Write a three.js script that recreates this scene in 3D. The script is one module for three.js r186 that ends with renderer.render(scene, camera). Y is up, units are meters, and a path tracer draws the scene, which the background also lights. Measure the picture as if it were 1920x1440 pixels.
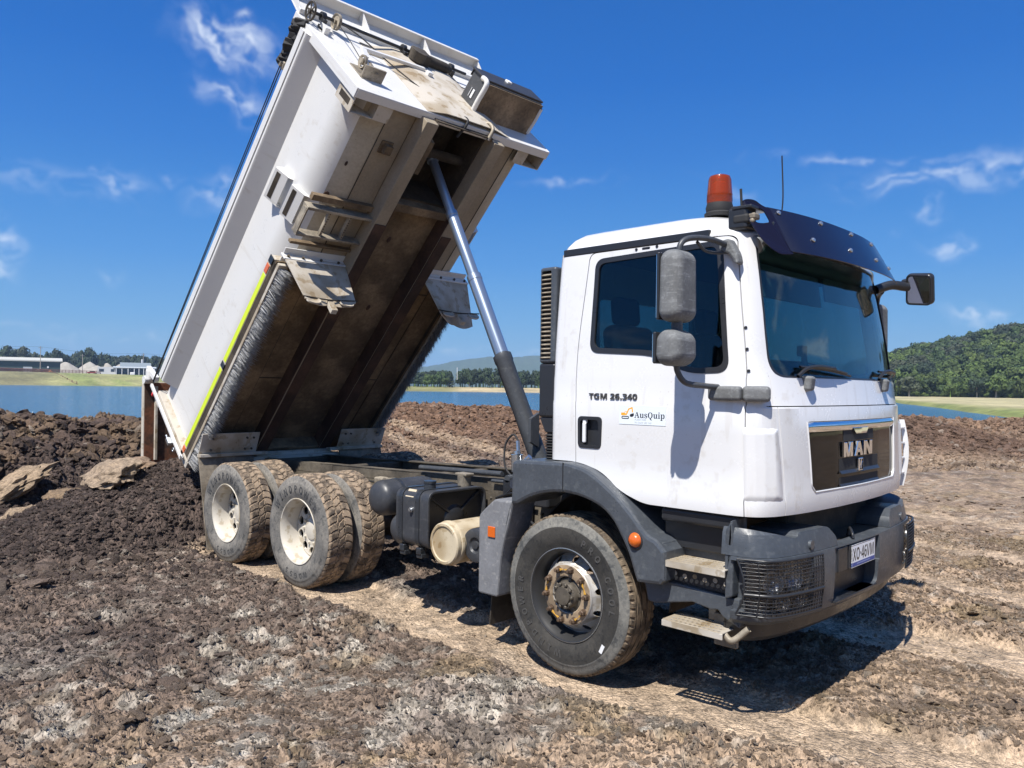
import * as THREE from 'three';
import { mergeGeometries, mergeVertices, toCreasedNormals } from 'three/addons/utils/BufferGeometryUtils.js';
import { RoundedBoxGeometry } from 'three/addons/geometries/RoundedBoxGeometry.js';
import { TextGeometry } from 'three/addons/geometries/TextGeometry.js';
import { FontLoader } from 'three/addons/loaders/FontLoader.js';
import { Brush, Evaluator, SUBTRACTION, INTERSECTION } from 'three-bvh-csg';

const V3 = (x, y, z) => new THREE.Vector3(x, y, z);
const clamp = (x, a = 0, b = 1) => Math.min(b, Math.max(a, x));
const mix = (a, b, t) => a + (b - a) * t;
const smooth = (a, b, x) => { const t = clamp((x - a) / (b - a)); return t * t * (3 - 2 * t); };
function rng(seed) { let s = seed >>> 0; return () => { s = (s + 0x6d2b79f5) >>> 0; let t = Math.imul(s ^ (s >>> 15), 1 | s); t = (t + Math.imul(t ^ (t >>> 7), 61 | t)) ^ t; return ((t ^ (t >>> 14)) >>> 0) / 4294967296; }; }

// ------------------------------------------------------------------ camera
const scene = new THREE.Scene();
const camera = new THREE.PerspectiveCamera(51.87, 4 / 3, 0.1, 9000);
camera.position.set(3.3009, 1.8658, 5.0747);
const FWD = V3(-0.69398, 0.003727, -0.719984), RIGHT = V3(0.719966, 0.012367, -0.693899), UPV = V3(-0.006317, 0.999917, 0.011266);
camera.up.copy(UPV);
camera.lookAt(camera.position.clone().add(FWD));
const FOCAL = 1480.78;                                    // in units of a 1920 wide frame

// ------------------------------------------------------------------ noise
function hash2(x, y, s) { let h = Math.imul(x, 374761393) + Math.imul(y, 668265263) + Math.imul(s, 1442695041); h = Math.imul(h ^ (h >>> 13), 1274126177); return ((h ^ (h >>> 16)) >>> 0) / 4294967296; }
function vnoise(x, y, s = 0, period = 0) {
  const xi = Math.floor(x), yi = Math.floor(y), fx = x - xi, fy = y - yi, u = fx * fx * fx * (fx * (fx * 6 - 15) + 10), v = fy * fy * fy * (fy * (fy * 6 - 15) + 10);
  const w = (a) => period ? ((a % period) + period) % period : a;
  const a = hash2(w(xi), w(yi), s), b = hash2(w(xi + 1), w(yi), s), c = hash2(w(xi), w(yi + 1), s), d = hash2(w(xi + 1), w(yi + 1), s);
  return a + (b - a) * u + (c - a) * v + (a - b - c + d) * u * v;
}
function fbm(x, y, oct = 4, s = 0, period = 0) { let t = 0, a = 0.5, n = 0; for (let i = 0; i < oct; i++) { t += a * vnoise(x, y, s + i * 17, period); n += a; x *= 2; y *= 2; period *= 2; a *= 0.5; } return t / n; }
function ridged(x, y, oct = 3, s = 0) { let t = 0, a = 0.5, n = 0; for (let i = 0; i < oct; i++) { t += a * (1 - Math.abs(2 * vnoise(x, y, s + i * 31) - 1)); n += a; x *= 2.1; y *= 2.1; a *= 0.55; } return t / n; }
function cells(x, y, s) {                                  // distance to the nearest jittered point, and its random value
  const xi = Math.floor(x), yi = Math.floor(y); let d = 9, id = 0;
  for (let j = -1; j < 2; j++) for (let i = -1; i < 2; i++) { const cx = xi + i + hash2(xi + i, yi + j, s), cy = yi + j + hash2(xi + i, yi + j, s + 7), q = (cx - x) ** 2 + (cy - y) ** 2; if (q < d) { d = q; id = hash2(xi + i, yi + j, s + 13); } }
  return [Math.sqrt(d), id];
}

// ------------------------------------------------------------------ sky and sun
const SUN = V3(0.15, 0.85, 0.515).normalize();
function skyTexture() {
  const W = 3072, H = 1536, data = new Float32Array(W * H * 4);
  const stops = [[-1, 0.10, 0.11, 0.11], [-0.04, 0.17, 0.27, 0.38], [0, 0.205, 0.360, 0.525], [0.05, 0.165, 0.338, 0.530], [0.08, 0.128, 0.308, 0.545], [0.15, 0.070, 0.236, 0.540], [0.21, 0.046, 0.194, 0.505], [0.276, 0.028, 0.152, 0.468], [0.36, 0.0155, 0.118, 0.420], [0.44, 0.0128, 0.102, 0.375], [0.75, 0.010, 0.082, 0.31], [1, 0.009, 0.075, 0.29]];
  // clouds: pixel column, pixel row in the frame they were seen in, half sizes, tilt, strength
  const seen = [[430, 75, 80, 34, 0.5, 0.85], [470, 110, 40, 30, 1.1, 0.5], [452, 40, 14, 38, -0.1, 0.75], [440, 190, 70, 20, 0.62, 0.65], [395, 165, 30, 16, 0.3, 0.35], [225, 352, 44, 20, 0.35, 0.42], [190, 312, 18, 10, -0.3, 0.3], [320, 346, 18, 11, 0.4, 0.42], [410, 358, 44, 20, -0.3, 0.42], [80, 345, 130, 26, 0.1, 0.15], [8, 470, 22, 36, 0.1, 0.8], [215, 507, 22, 8, 0.05, 0.35],
    [1075, 349, 60, 8, -0.07, 0.35], [870, 648, 26, 9, 0.05, 0.4], [1385, 378, 26, 26, 0.2, 0.4], [1640, 297, 190, 6, -0.06, 0.28], [1830, 318, 170, 24, -0.1, 0.42], [1720, 325, 130, 7, -0.14, 0.35], [1740, 345, 130, 9, -0.12, 0.3], [1742, 396, 22, 12, -0.3, 0.5], [1790, 466, 34, 16, 0.05, 0.6], [1834, 587, 52, 14, 0.03, 0.62], [1678, 445, 14, 8, 0, 0.2], [300, 636, 16, 9, 0, 0.5], [240, 645, 22, 5, 0.05, 0.3], [60, 610, 120, 10, 0.05, 0.12], [150, 632, 100, 9, 0.02, 0.12], [1010, 668, 50, 8, 0, 0.2]];
  const d = V3(), near = V3();
  for (let j = 0; j < H; j++) {
    const el = ((j + 0.5) / H - 0.5) * Math.PI, y = Math.sin(el), c = Math.cos(el);
    let k = 0; while (k < stops.length - 2 && stops[k + 1][0] < y) k++;
    const A = stops[k], B = stops[k + 1], t = clamp((y - A[0]) / (B[0] - A[0]));
    const base = [1, 2, 3].map((i) => mix(A[i], B[i], t));
    for (let i = 0; i < W; i++) {
      const az = ((i + 0.5) / W - 0.5) * 2 * Math.PI;
      d.set(c * Math.cos(az), y, c * Math.sin(az));
      let cover = 0;
      const z = d.dot(FWD);
      if (y > -0.02) {
        if (z > 0.35) {
          const px = 960 + FOCAL * d.dot(RIGHT) / z, py = 720 - FOCAL * d.dot(UPV) / z;
          if (px > -400 && px < 2350 && py > -400 && py < 760) {
            const wx = px + 64 * (fbm(px / 60, py / 60, 4, 3) - 0.5), wy = py + 64 * (fbm(px / 70, py / 70, 4, 9) - 0.5);
            for (const [cx, cy, sx, sy, tilt, s] of seen) {
              const dx = wx - cx, dy = wy - cy; if (Math.abs(dx) > 420 || Math.abs(dy) > 200) continue;
              const ux = dx * Math.cos(tilt) + dy * Math.sin(tilt), uy = -dx * Math.sin(tilt) + dy * Math.cos(tilt), q = (ux / sx) ** 2 + (uy / sy) ** 2;
              if (q < 6) cover = Math.max(cover, s * Math.exp(-q * 1.1) * smooth(0.26, 0.82, fbm(ux / 34 + 7, uy / 15, 5, 21)) * 1.2);
            }
          }
        } else {                                           // elsewhere the same kind of thin fair-weather cloud
          const u = d.x / (y + 0.12), v = d.z / (y + 0.12);
          cover = 0.6 * smooth(0.6, 0.8, fbm(u * 1.7, v * 1.7, 5, 40)) * smooth(0, 0.12, y);
        }
      }
      cover = clamp(cover, 0, 0.95);
      const o = (j * W + i) * 4, glow = 0.35 * Math.pow(Math.max(0, d.dot(SUN)), 10), white = [0.66, 0.72, 0.80];
      for (let q = 0; q < 3; q++) data[o + q] = mix(base[q] + glow * [0.75, 0.9, 1][q], white[q], cover);
      data[o + 3] = 1;
    }
  }
  const t = new THREE.DataTexture(data, W, H, THREE.RGBAFormat, THREE.FloatType);
  t.mapping = THREE.EquirectangularReflectionMapping; t.magFilter = THREE.LinearFilter; t.minFilter = THREE.LinearFilter; t.wrapS = THREE.RepeatWrapping; t.needsUpdate = true;
  return t;
}
const sky = skyTexture();
scene.background = sky; scene.environment = sky;
scene.backgroundIntensity = 1; scene.environmentIntensity = 1;
const sun = new THREE.DirectionalLight(new THREE.Color(1, 0.955, 0.89), 5.0);
sun.position.copy(SUN).multiplyScalar(60); sun.target.position.set(-1, 0, 0); sun.castShadow = true; sun.shadow.radius = 1;
sun.shadow.mapSize.set(4096, 4096); Object.assign(sun.shadow.camera, { left: -30, right: 30, top: 30, bottom: -30, near: 1, far: 150 });
scene.add(sun, sun.target);
const renderer = new THREE.WebGLRenderer({ antialias: true });
renderer.setSize(1024, 768);
renderer.toneMapping = THREE.LinearToneMapping;
renderer.toneMappingExposure = 1.42;
renderer.shadowMap.enabled = true; renderer.shadowMap.type = THREE.PCFSoftShadowMap;
scene.fog = new THREE.FogExp2(new THREE.Color(0.42, 0.60, 0.86), 0.00015);

// ------------------------------------------------------------------ names, things, parts
const taken = new Map();
function numbered(name) { const n = taken.get(name) ?? 0; taken.set(name, n + 1); return n ? name + '_' + String(n).padStart(3, '0') : name; }
function tag(o, label, category, group, kind) { if (label) o.userData.label = label; if (category) o.userData.category = category; if (group) o.userData.group = group; if (kind) o.userData.kind = kind; return o; }
function thing(name, label, category, at = [0, 0, 0], turn = 0, group) { const o = new THREE.Group(); o.name = numbered(name); o.position.set(...at); o.rotation.y = turn; scene.add(o); return tag(o, label, category, group); }
function group(name, parent) { const o = new THREE.Group(); o.name = name; parent.add(o); return o; }
const UVM = Symbol('uv');
function metric(g) {                                       // texture coordinates in metres from the dominant axis of each face
  const p = g.attributes.position, uv = new Float32Array(p.count * 2), a = V3(), b = V3(), c = V3(), n = V3();
  for (let i = 0; i < p.count; i += 3) {
    a.fromBufferAttribute(p, i); b.fromBufferAttribute(p, i + 1); c.fromBufferAttribute(p, i + 2);
    n.crossVectors(b.clone().sub(a), c.clone().sub(a));
    const x = Math.abs(n.x), y = Math.abs(n.y), z = Math.abs(n.z);
    [a, b, c].forEach((q, k) => { const w = z >= x && z >= y ? [q.x, q.y] : x >= y ? [q.z, q.y] : [q.x, q.z]; uv[(i + k) * 2] = w[0]; uv[(i + k) * 2 + 1] = w[1]; });
  }
  g.setAttribute('uv', new THREE.BufferAttribute(uv, 2));
  return g;
}
function flat(g) { const q = g.index ? g.toNonIndexed() : g; for (const k of Object.keys(q.attributes)) if (!['position', 'normal', 'uv', 'color'].includes(k)) q.deleteAttribute(k); q.morphAttributes = {}; if (!q.attributes.normal) q.computeVertexNormals(); return q; }
function merged(list, keepUv = false, color = false) {
  const all = [].concat(list).flat(9).filter(Boolean).map(flat);
  if (!color) all.forEach((g) => g.deleteAttribute('color'));
  if (!keepUv) all.forEach((g) => g.deleteAttribute('uv'));
  else all.forEach((g) => { if (!g.attributes.uv) metric(g); });
  const g = all.length > 1 ? mergeGeometries(all) : all[0];
  return keepUv ? g : metric(g);
}
function part(name, list, material, parent, opts = {}) {
  const m = new THREE.Mesh(merged(list, opts.uv, opts.color), material);
  m.name = parent === scene ? numbered(name) : name; m.castShadow = m.receiveShadow = true; parent.add(m);
  if (opts.label) m.userData.label = opts.label; if (opts.kind) m.userData.kind = opts.kind;
  return m;
}
// ------------------------------------------------------------------ shapes
const M4 = new THREE.Matrix4(), at = (g, x, y, z, rx = 0, ry = 0, rz = 0) => g.applyMatrix4(new THREE.Matrix4().compose(V3(x, y, z), new THREE.Quaternion().setFromEuler(new THREE.Euler(rx, ry, rz)), V3(1, 1, 1)));
const box = (x0, x1, y0, y1, z0, z1, r = 0.006) => { const w = Math.abs(x1 - x0), h = Math.abs(y1 - y0), d = Math.abs(z1 - z0); r = Math.min(r, w * 0.45, h * 0.45, d * 0.45); return at(r > 0.001 ? new RoundedBoxGeometry(w, h, d, r > 0.02 ? 4 : 2, r) : new THREE.BoxGeometry(w, h, d), (x0 + x1) / 2, (y0 + y1) / 2, (z0 + z1) / 2); };
const cyl = (a, b, r0, r1 = r0, seg = 24, open = false) => {  // from point a to point b
  const A = V3(...a), B = V3(...b), L = A.distanceTo(B), g = new THREE.CylinderGeometry(r1, r0, L, seg, 1, open), q = new THREE.Quaternion().setFromUnitVectors(V3(0, 1, 0), B.clone().sub(A).normalize());
  return g.applyMatrix4(new THREE.Matrix4().compose(A.add(B).multiplyScalar(0.5), q, V3(1, 1, 1)));
};
const lathe = (pts, a, b, seg = 32) => {                   // profile [radius, distance along a->b]
  const A = V3(...a), D = V3(...b).sub(A).normalize(), g = new THREE.LatheGeometry(pts.map(([r, h]) => new THREE.Vector2(r, h)), seg), q = new THREE.Quaternion().setFromUnitVectors(V3(0, 1, 0), D);
  return toCreasedNormals(g.deleteAttribute('uv').applyMatrix4(new THREE.Matrix4().compose(A, q, V3(1, 1, 1))), 0.6);
};
const tube = (pts, r, seg = 24, rs = 10, closed = false, tension = 0.5) => new THREE.TubeGeometry(new THREE.CatmullRomCurve3(pts.map((p) => V3(...p)), closed, 'catmullrom', tension), seg, r, rs, closed);
const shapeOf = (pts) => new THREE.Shape(pts.map(([x, y]) => new THREE.Vector2(x, y)));
function rounded(pts, r) {                                 // polygon with rounded corners; r a number or one per corner
  const s = new THREE.Shape(), n = pts.length;
  for (let i = 0; i < n; i++) {
    const P = new THREE.Vector2(...pts[i]), A = new THREE.Vector2(...pts[(i + n - 1) % n]), B = new THREE.Vector2(...pts[(i + 1) % n]), q = Array.isArray(r) ? r[i] : r;
    const a = P.clone().add(A.clone().sub(P).setLength(Math.min(q, A.distanceTo(P) * 0.48))), b = P.clone().add(B.clone().sub(P).setLength(Math.min(q, B.distanceTo(P) * 0.48)));
    if (i) s.lineTo(a.x, a.y); else s.moveTo(a.x, a.y);
    s.quadraticCurveTo(P.x, P.y, b.x, b.y);
  }
  s.closePath();
  return s;
}
// extrude a shape drawn in x, y from z0 to z1 (bevelled)
const ext = (shape, z0, z1, bevel = 0.005, seg = 8) => { const b = Math.min(bevel, Math.abs(z1 - z0) * 0.45), g = new THREE.ExtrudeGeometry(shape, { depth: Math.abs(z1 - z0) - 2 * b, bevelEnabled: b > 0, bevelSize: b, bevelOffset: -b, bevelThickness: b, bevelSegments: 2, curveSegments: seg }); return g.translate(0, 0, Math.min(z0, z1) + b); };
const prism = (shape, z0, z1, seg = 10) => new THREE.ExtrudeGeometry(shape, { depth: z1 - z0, bevelEnabled: false, curveSegments: seg }).translate(0, 0, z0);
const swapXZ = (g) => g.applyMatrix4(new THREE.Matrix4().set(0, 0, 1, 0, 0, 1, 0, 0, -1, 0, 0, 0, 0, 0, 0, 1));   // drawn (x,y,z) -> (z,y,-x)
const alongX = (shape, x0, x1, bevel = 0.005, seg = 8) => ext(shape, x0, x1, bevel, seg).applyMatrix4(new THREE.Matrix4().set(0, 0, 1, 0, 0, 1, 0, 0, 1, 0, 0, 0, 0, 0, 0, 1)).scale(1, 1, 1);
function flipped(g) { const q = flat(g); for (const k of ['position', 'normal', 'uv', 'color']) { const a = q.attributes[k]; if (!a) continue; for (let i = 0; i < a.count; i += 3) for (let c = 0; c < a.itemSize; c++) { const t = a.getComponent(i + 1, c); a.setComponent(i + 1, c, a.getComponent(i + 2, c)); a.setComponent(i + 2, c, t); } } return q; }
const mirrorZ = (g) => flipped(flat(g.clone()).applyMatrix4(new THREE.Matrix4().makeScale(1, 1, -1)));
// shape drawn as (z, y), extruded along x
const exX = (pts, x0, x1, r = 0, bevel = 0.004) => flipped(flat(ext(Array.isArray(pts) ? (r ? rounded(pts, r) : shapeOf(pts)) : pts, x0, x1, bevel)).applyMatrix4(new THREE.Matrix4().set(0, 0, 1, 0, 0, 1, 0, 0, 1, 0, 0, 0, 0, 0, 0, 1)));
// shape drawn as (x, z), extruded along y
const exY = (pts, y0, y1, r = 0, bevel = 0.004) => flipped(flat(ext(Array.isArray(pts) ? (r ? rounded(pts, r) : shapeOf(pts)) : pts, y0, y1, bevel)).applyMatrix4(new THREE.Matrix4().set(1, 0, 0, 0, 0, 0, 1, 0, 0, 1, 0, 0, 0, 0, 0, 1)));
const exZ = (pts, z0, z1, r = 0, bevel = 0.004, seg = 8) => ext(Array.isArray(pts) ? (r ? rounded(pts, r) : shapeOf(pts)) : pts, z0, z1, bevel, seg);
function surface(nu, nv, f, closedU = false) {             // smooth sheet through f(u, v) -> [x, y, z]
  const pos = [], idx = [], uv = [];
  for (let j = 0; j <= nv; j++) for (let i = 0; i <= nu; i++) { pos.push(...f(i / nu, j / nv)); uv.push(i / nu, j / nv); }
  for (let j = 0; j < nv; j++) for (let i = 0; i < nu; i++) { const a = j * (nu + 1) + i, b = a + 1, c = a + nu + 1, d = c + 1; idx.push(a, b, d, a, d, c); }
  const g = new THREE.BufferGeometry(); g.setAttribute('position', new THREE.Float32BufferAttribute(pos, 3)); g.setAttribute('uv', new THREE.Float32BufferAttribute(uv, 2)); g.setIndex(idx); g.computeVertexNormals();
  return g;
}
function slab(nu, nv, f, t) {                              // the same sheet given thickness t along its normal
  const g = surface(nu, nv, f), p = g.attributes.position, n = g.attributes.normal, back = flat(g.clone()), q = surface(nu, nv, f);
  for (let i = 0; i < p.count; i++) q.attributes.position.setXYZ(i, p.getX(i) - n.getX(i) * t, p.getY(i) - n.getY(i) * t, p.getZ(i) - n.getZ(i) * t);
  const rim = [], put = (a, b) => { const A = [p.getX(a), p.getY(a), p.getZ(a)], B = [p.getX(b), p.getY(b), p.getZ(b)], s = q.attributes.position, C = [s.getX(b), s.getY(b), s.getZ(b)], D = [s.getX(a), s.getY(a), s.getZ(a)]; rim.push(...A, ...D, ...C, ...A, ...C, ...B); };
  const W = nu + 1; for (let i = 0; i < nu; i++) { put(i, i + 1); put(nv * W + i + 1, nv * W + i); } for (let j = 0; j < nv; j++) { put((j + 1) * W, j * W); put(j * W + nu, (j + 1) * W + nu); }
  const e = new THREE.BufferGeometry(); e.setAttribute('position', new THREE.Float32BufferAttribute(rim, 3)); e.computeVertexNormals();
  const inner = flipped(q); inner.attributes.normal.array.forEach((v, i, a) => { a[i] = -v; });
  return [back, inner, e].map((x) => { x = flat(x); x.deleteAttribute('uv'); return x; });
}
const csg = new Evaluator(); csg.useGroups = false; csg.attributes = ['position', 'normal', 'uv'];
const solid = (g) => { g = flat(g); if (!g.attributes.uv) metric(g); g.deleteAttribute('color'); const b = new Brush(g); b.updateMatrixWorld(); return b; };
const cut = (a, ...bs) => { let r = a; for (const b of bs.flat()) { r = csg.evaluate(r, b, SUBTRACTION); r.updateMatrixWorld(); } return r; };
const meet = (a, b) => { const r = csg.evaluate(a, b, INTERSECTION); r.updateMatrixWorld(); return r; };

// ------------------------------------------------------------------ textures (tiling, in metres by their repeat)
function tex(size, f, metres, srgb = true) {               // f(x, y, period) -> [r, g, b] in 0..1 display values
  const d = new Uint8Array(size * size * 4);
  for (let j = 0; j < size; j++) for (let i = 0; i < size; i++) { const c = f(i / size, j / size), o = (j * size + i) * 4; for (let k = 0; k < 3; k++) d[o + k] = clamp(Array.isArray(c) ? c[k] : c) * 255; d[o + 3] = 255; }
  const t = new THREE.DataTexture(d, size, size); t.wrapS = t.wrapT = THREE.RepeatWrapping; t.magFilter = THREE.LinearFilter; t.minFilter = THREE.LinearMipmapLinearFilter; t.generateMipmaps = true; t.repeat.set(1 / metres, 1 / metres); if (srgb) t.colorSpace = THREE.SRGBColorSpace; t.needsUpdate = true;
  return t;
}
const N = (x, y, f, o = 4, s = 0) => fbm(x * f, y * f, o, s, f);
function speckle(x, y, f, s, size) { const [d, id] = (() => { const X = x * f, Y = y * f, xi = Math.floor(X), yi = Math.floor(Y); let b = 9, v = 0; for (let j = -1; j < 2; j++) for (let i = -1; i < 2; i++) { const u = ((xi + i) % f + f) % f, w = ((yi + j) % f + f) % f, q = (xi + i + hash2(u, w, s) - X) ** 2 + (yi + j + hash2(u, w, s + 5) - Y) ** 2; if (q < b) { b = q; v = hash2(u, w, s + 9); } } return [Math.sqrt(b), v]; })(); return id < 0.35 ? 1 - smooth(size * id * 1.5, size * id * 3 + 0.02, d) : 0; }
// white paint with mud flecks and scuffs
const paintMap = tex(1024, (x, y) => { const g = 0.985 + 0.02 * (N(x, y, 8, 4, 1) - 0.5), m = clamp(speckle(x, y, 60, 2, 0.16) * 0.22 * smooth(0.45, 0.7, N(x, y, 5, 3, 60)) + 0.14 * smooth(0.62, 0.8, N(x, y, 30, 5, 5)) * smooth(0.5, 0.62, N(x, y, 3, 2, 8)) + 0.10 * smooth(0.70, 0.80, fbm(x * 40, y * 5, 4, 6))); return [g * mix(1, 0.72, m), g * mix(1, 0.66, m), g * mix(1, 0.57, m)]; }, 2.2);
const dirtyWhite = tex(1024, (x, y) => { const m = clamp(0.15 + 0.5 * smooth(0.42, 0.75, N(x, y, 5, 5, 3)) + 0.5 * speckle(x, y, 70, 4, 0.18) * N(x, y, 6, 3, 9) + 0.35 * smooth(0.6, 0.72, N(x, y, 24, 4, 17))), g = 0.97; return [g * mix(1, 0.70, m), g * mix(1, 0.63, m), g * mix(1, 0.52, m)]; }, 1.6);
const dustMap = tex(1024, (x, y) => { const m = clamp(0.42 + 0.5 * smooth(0.3, 0.75, N(x, y, 5, 6, 11)) + 0.35 * (N(x, y, 48, 3, 15) - 0.5)), k = speckle(x, y, 50, 8, 0.2); return [mix(0.45, 1, m) * (1 - 0.35 * k), mix(0.42, 0.95, m) * (1 - 0.38 * k), mix(0.38, 0.86, m) * (1 - 0.4 * k)]; }, 1.1);
const plasticMap = tex(1024, (x, y) => { const m = 0.90 + 0.14 * (N(x, y, 10, 5, 21) - 0.5) + 0.1 * (N(x, y, 90, 2, 24) - 0.5), s = clamp(smooth(0.62, 0.8, N(x * 1, y, 46, 5, 30)) * 0.24 + 0.30 * smooth(0.72, 0.80, fbm(x * 7 + y * 3, y * 110, 4, 34)) * smooth(0.48, 0.6, N(x, y, 5, 3, 37)) + speckle(x, y, 90, 33, 0.09) * 0.5 * smooth(0.45, 0.62, N(x, y, 4, 3, 36))); return [mix(m, 1.45, s), mix(m, 1.4, s), mix(m, 1.3, s)].map((v) => v * 0.66); }, 1.3);
const scuffMap = tex(512, (x, y) => { const m = 0.62 + 0.16 * (N(x, y, 8, 5, 41) - 0.5) + 0.1 * (N(x, y, 60, 3, 43) - 0.5), s = smooth(0.6, 0.78, fbm(x * 10, y * 60, 4, 44, 0)) * 0.10 + smooth(0.62, 0.8, N(x, y, 40, 3, 47)) * 0.08; return clamp(m + s); }, 0.6);
const roughMap = tex(512, (x, y) => { const v = 0.5 + 0.5 * (N(x, y, 8, 5, 51) - 0.5) + 0.25 * (N(x, y, 64, 2, 52) - 0.5); return clamp(v + 0.25); }, 0.9, false);
const grainBump = tex(512, (x, y) => clamp(0.5 + 0.6 * (N(x, y, 64, 3, 55) - 0.5)), 0.35, false);
const waveBump = tex(1024, (x, y) => clamp(0.5 + 0.9 * (N(x, y, 24, 5, 61) - 0.5) + 0.5 * (N(x, y, 96, 3, 66) - 0.5)), 26, false);
const tyreMap = tex(1024, (x, y) => { const m = clamp(0.42 + 0.34 * smooth(0.3, 0.75, N(x, y, 5, 6, 71)) + 0.35 * (N(x, y, 70, 3, 75) - 0.5) - 0.25 * smooth(0.62, 0.75, N(x, y, 22, 4, 78))); return [mix(0.24, 0.60, m), mix(0.245, 0.58, m), mix(0.25, 0.545, m)]; }, 0.7);
const treadMap = tex(1024, (x, y) => { const m = clamp(0.1 + 1.0 * smooth(0.28, 0.7, N(x, y, 9, 6, 81)) + 0.4 * (N(x, y, 70, 3, 85) - 0.5)); return [mix(0.30, 0.62, m), mix(0.265, 0.545, m), mix(0.23, 0.455, m)]; }, 0.6);
const rustMap = tex(512, (x, y) => { const m = smooth(0.35, 0.7, N(x, y, 6, 6, 91)), k = N(x, y, 40, 3, 95); return [mix(0.30, 0.44, m) * (0.75 + 0.5 * k), mix(0.215, 0.27, m) * (0.75 + 0.5 * k), mix(0.17, 0.18, m) * (0.75 + 0.5 * k)]; }, 1.0);
const soilMap = tex(1024, (x, y) => { const v = 0.80 + 0.5 * (N(x, y, 16, 6, 101) - 0.5) + 0.45 * (N(x, y, 90, 3, 105) - 0.5), p = speckle(x, y, 80, 111, 0.16); return [clamp(v + 0.22 * p), clamp(v + 0.2 * p), clamp(v + 0.17 * p)]; }, 1.4);
const soilBump = tex(1024, (x, y) => clamp(0.5 + 0.7 * (N(x, y, 24, 6, 121) - 0.5) + 0.5 * (N(x, y, 90, 3, 125) - 0.5)), 1.1, false);
const grassMap = tex(512, (x, y) => { const m = N(x, y, 6, 6, 131), k = N(x, y, 60, 2, 133), v = (0.72 + 0.3 * (m - 0.5)) * (0.85 + 0.3 * k); return [v, v, v]; }, 60);

const filmMap = tex(512, (x, y) => { const v = 0.9 + 0.14 * (N(x, y, 5, 6, 141) - 0.5) + 0.08 * (N(x, y, 70, 2, 145) - 0.5), k = speckle(x, y, 40, 148, 0.1) * 0.2; return [v * (1 - k), v * (0.99 - k), v * (0.965 - k)]; }, 1.3);

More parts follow.
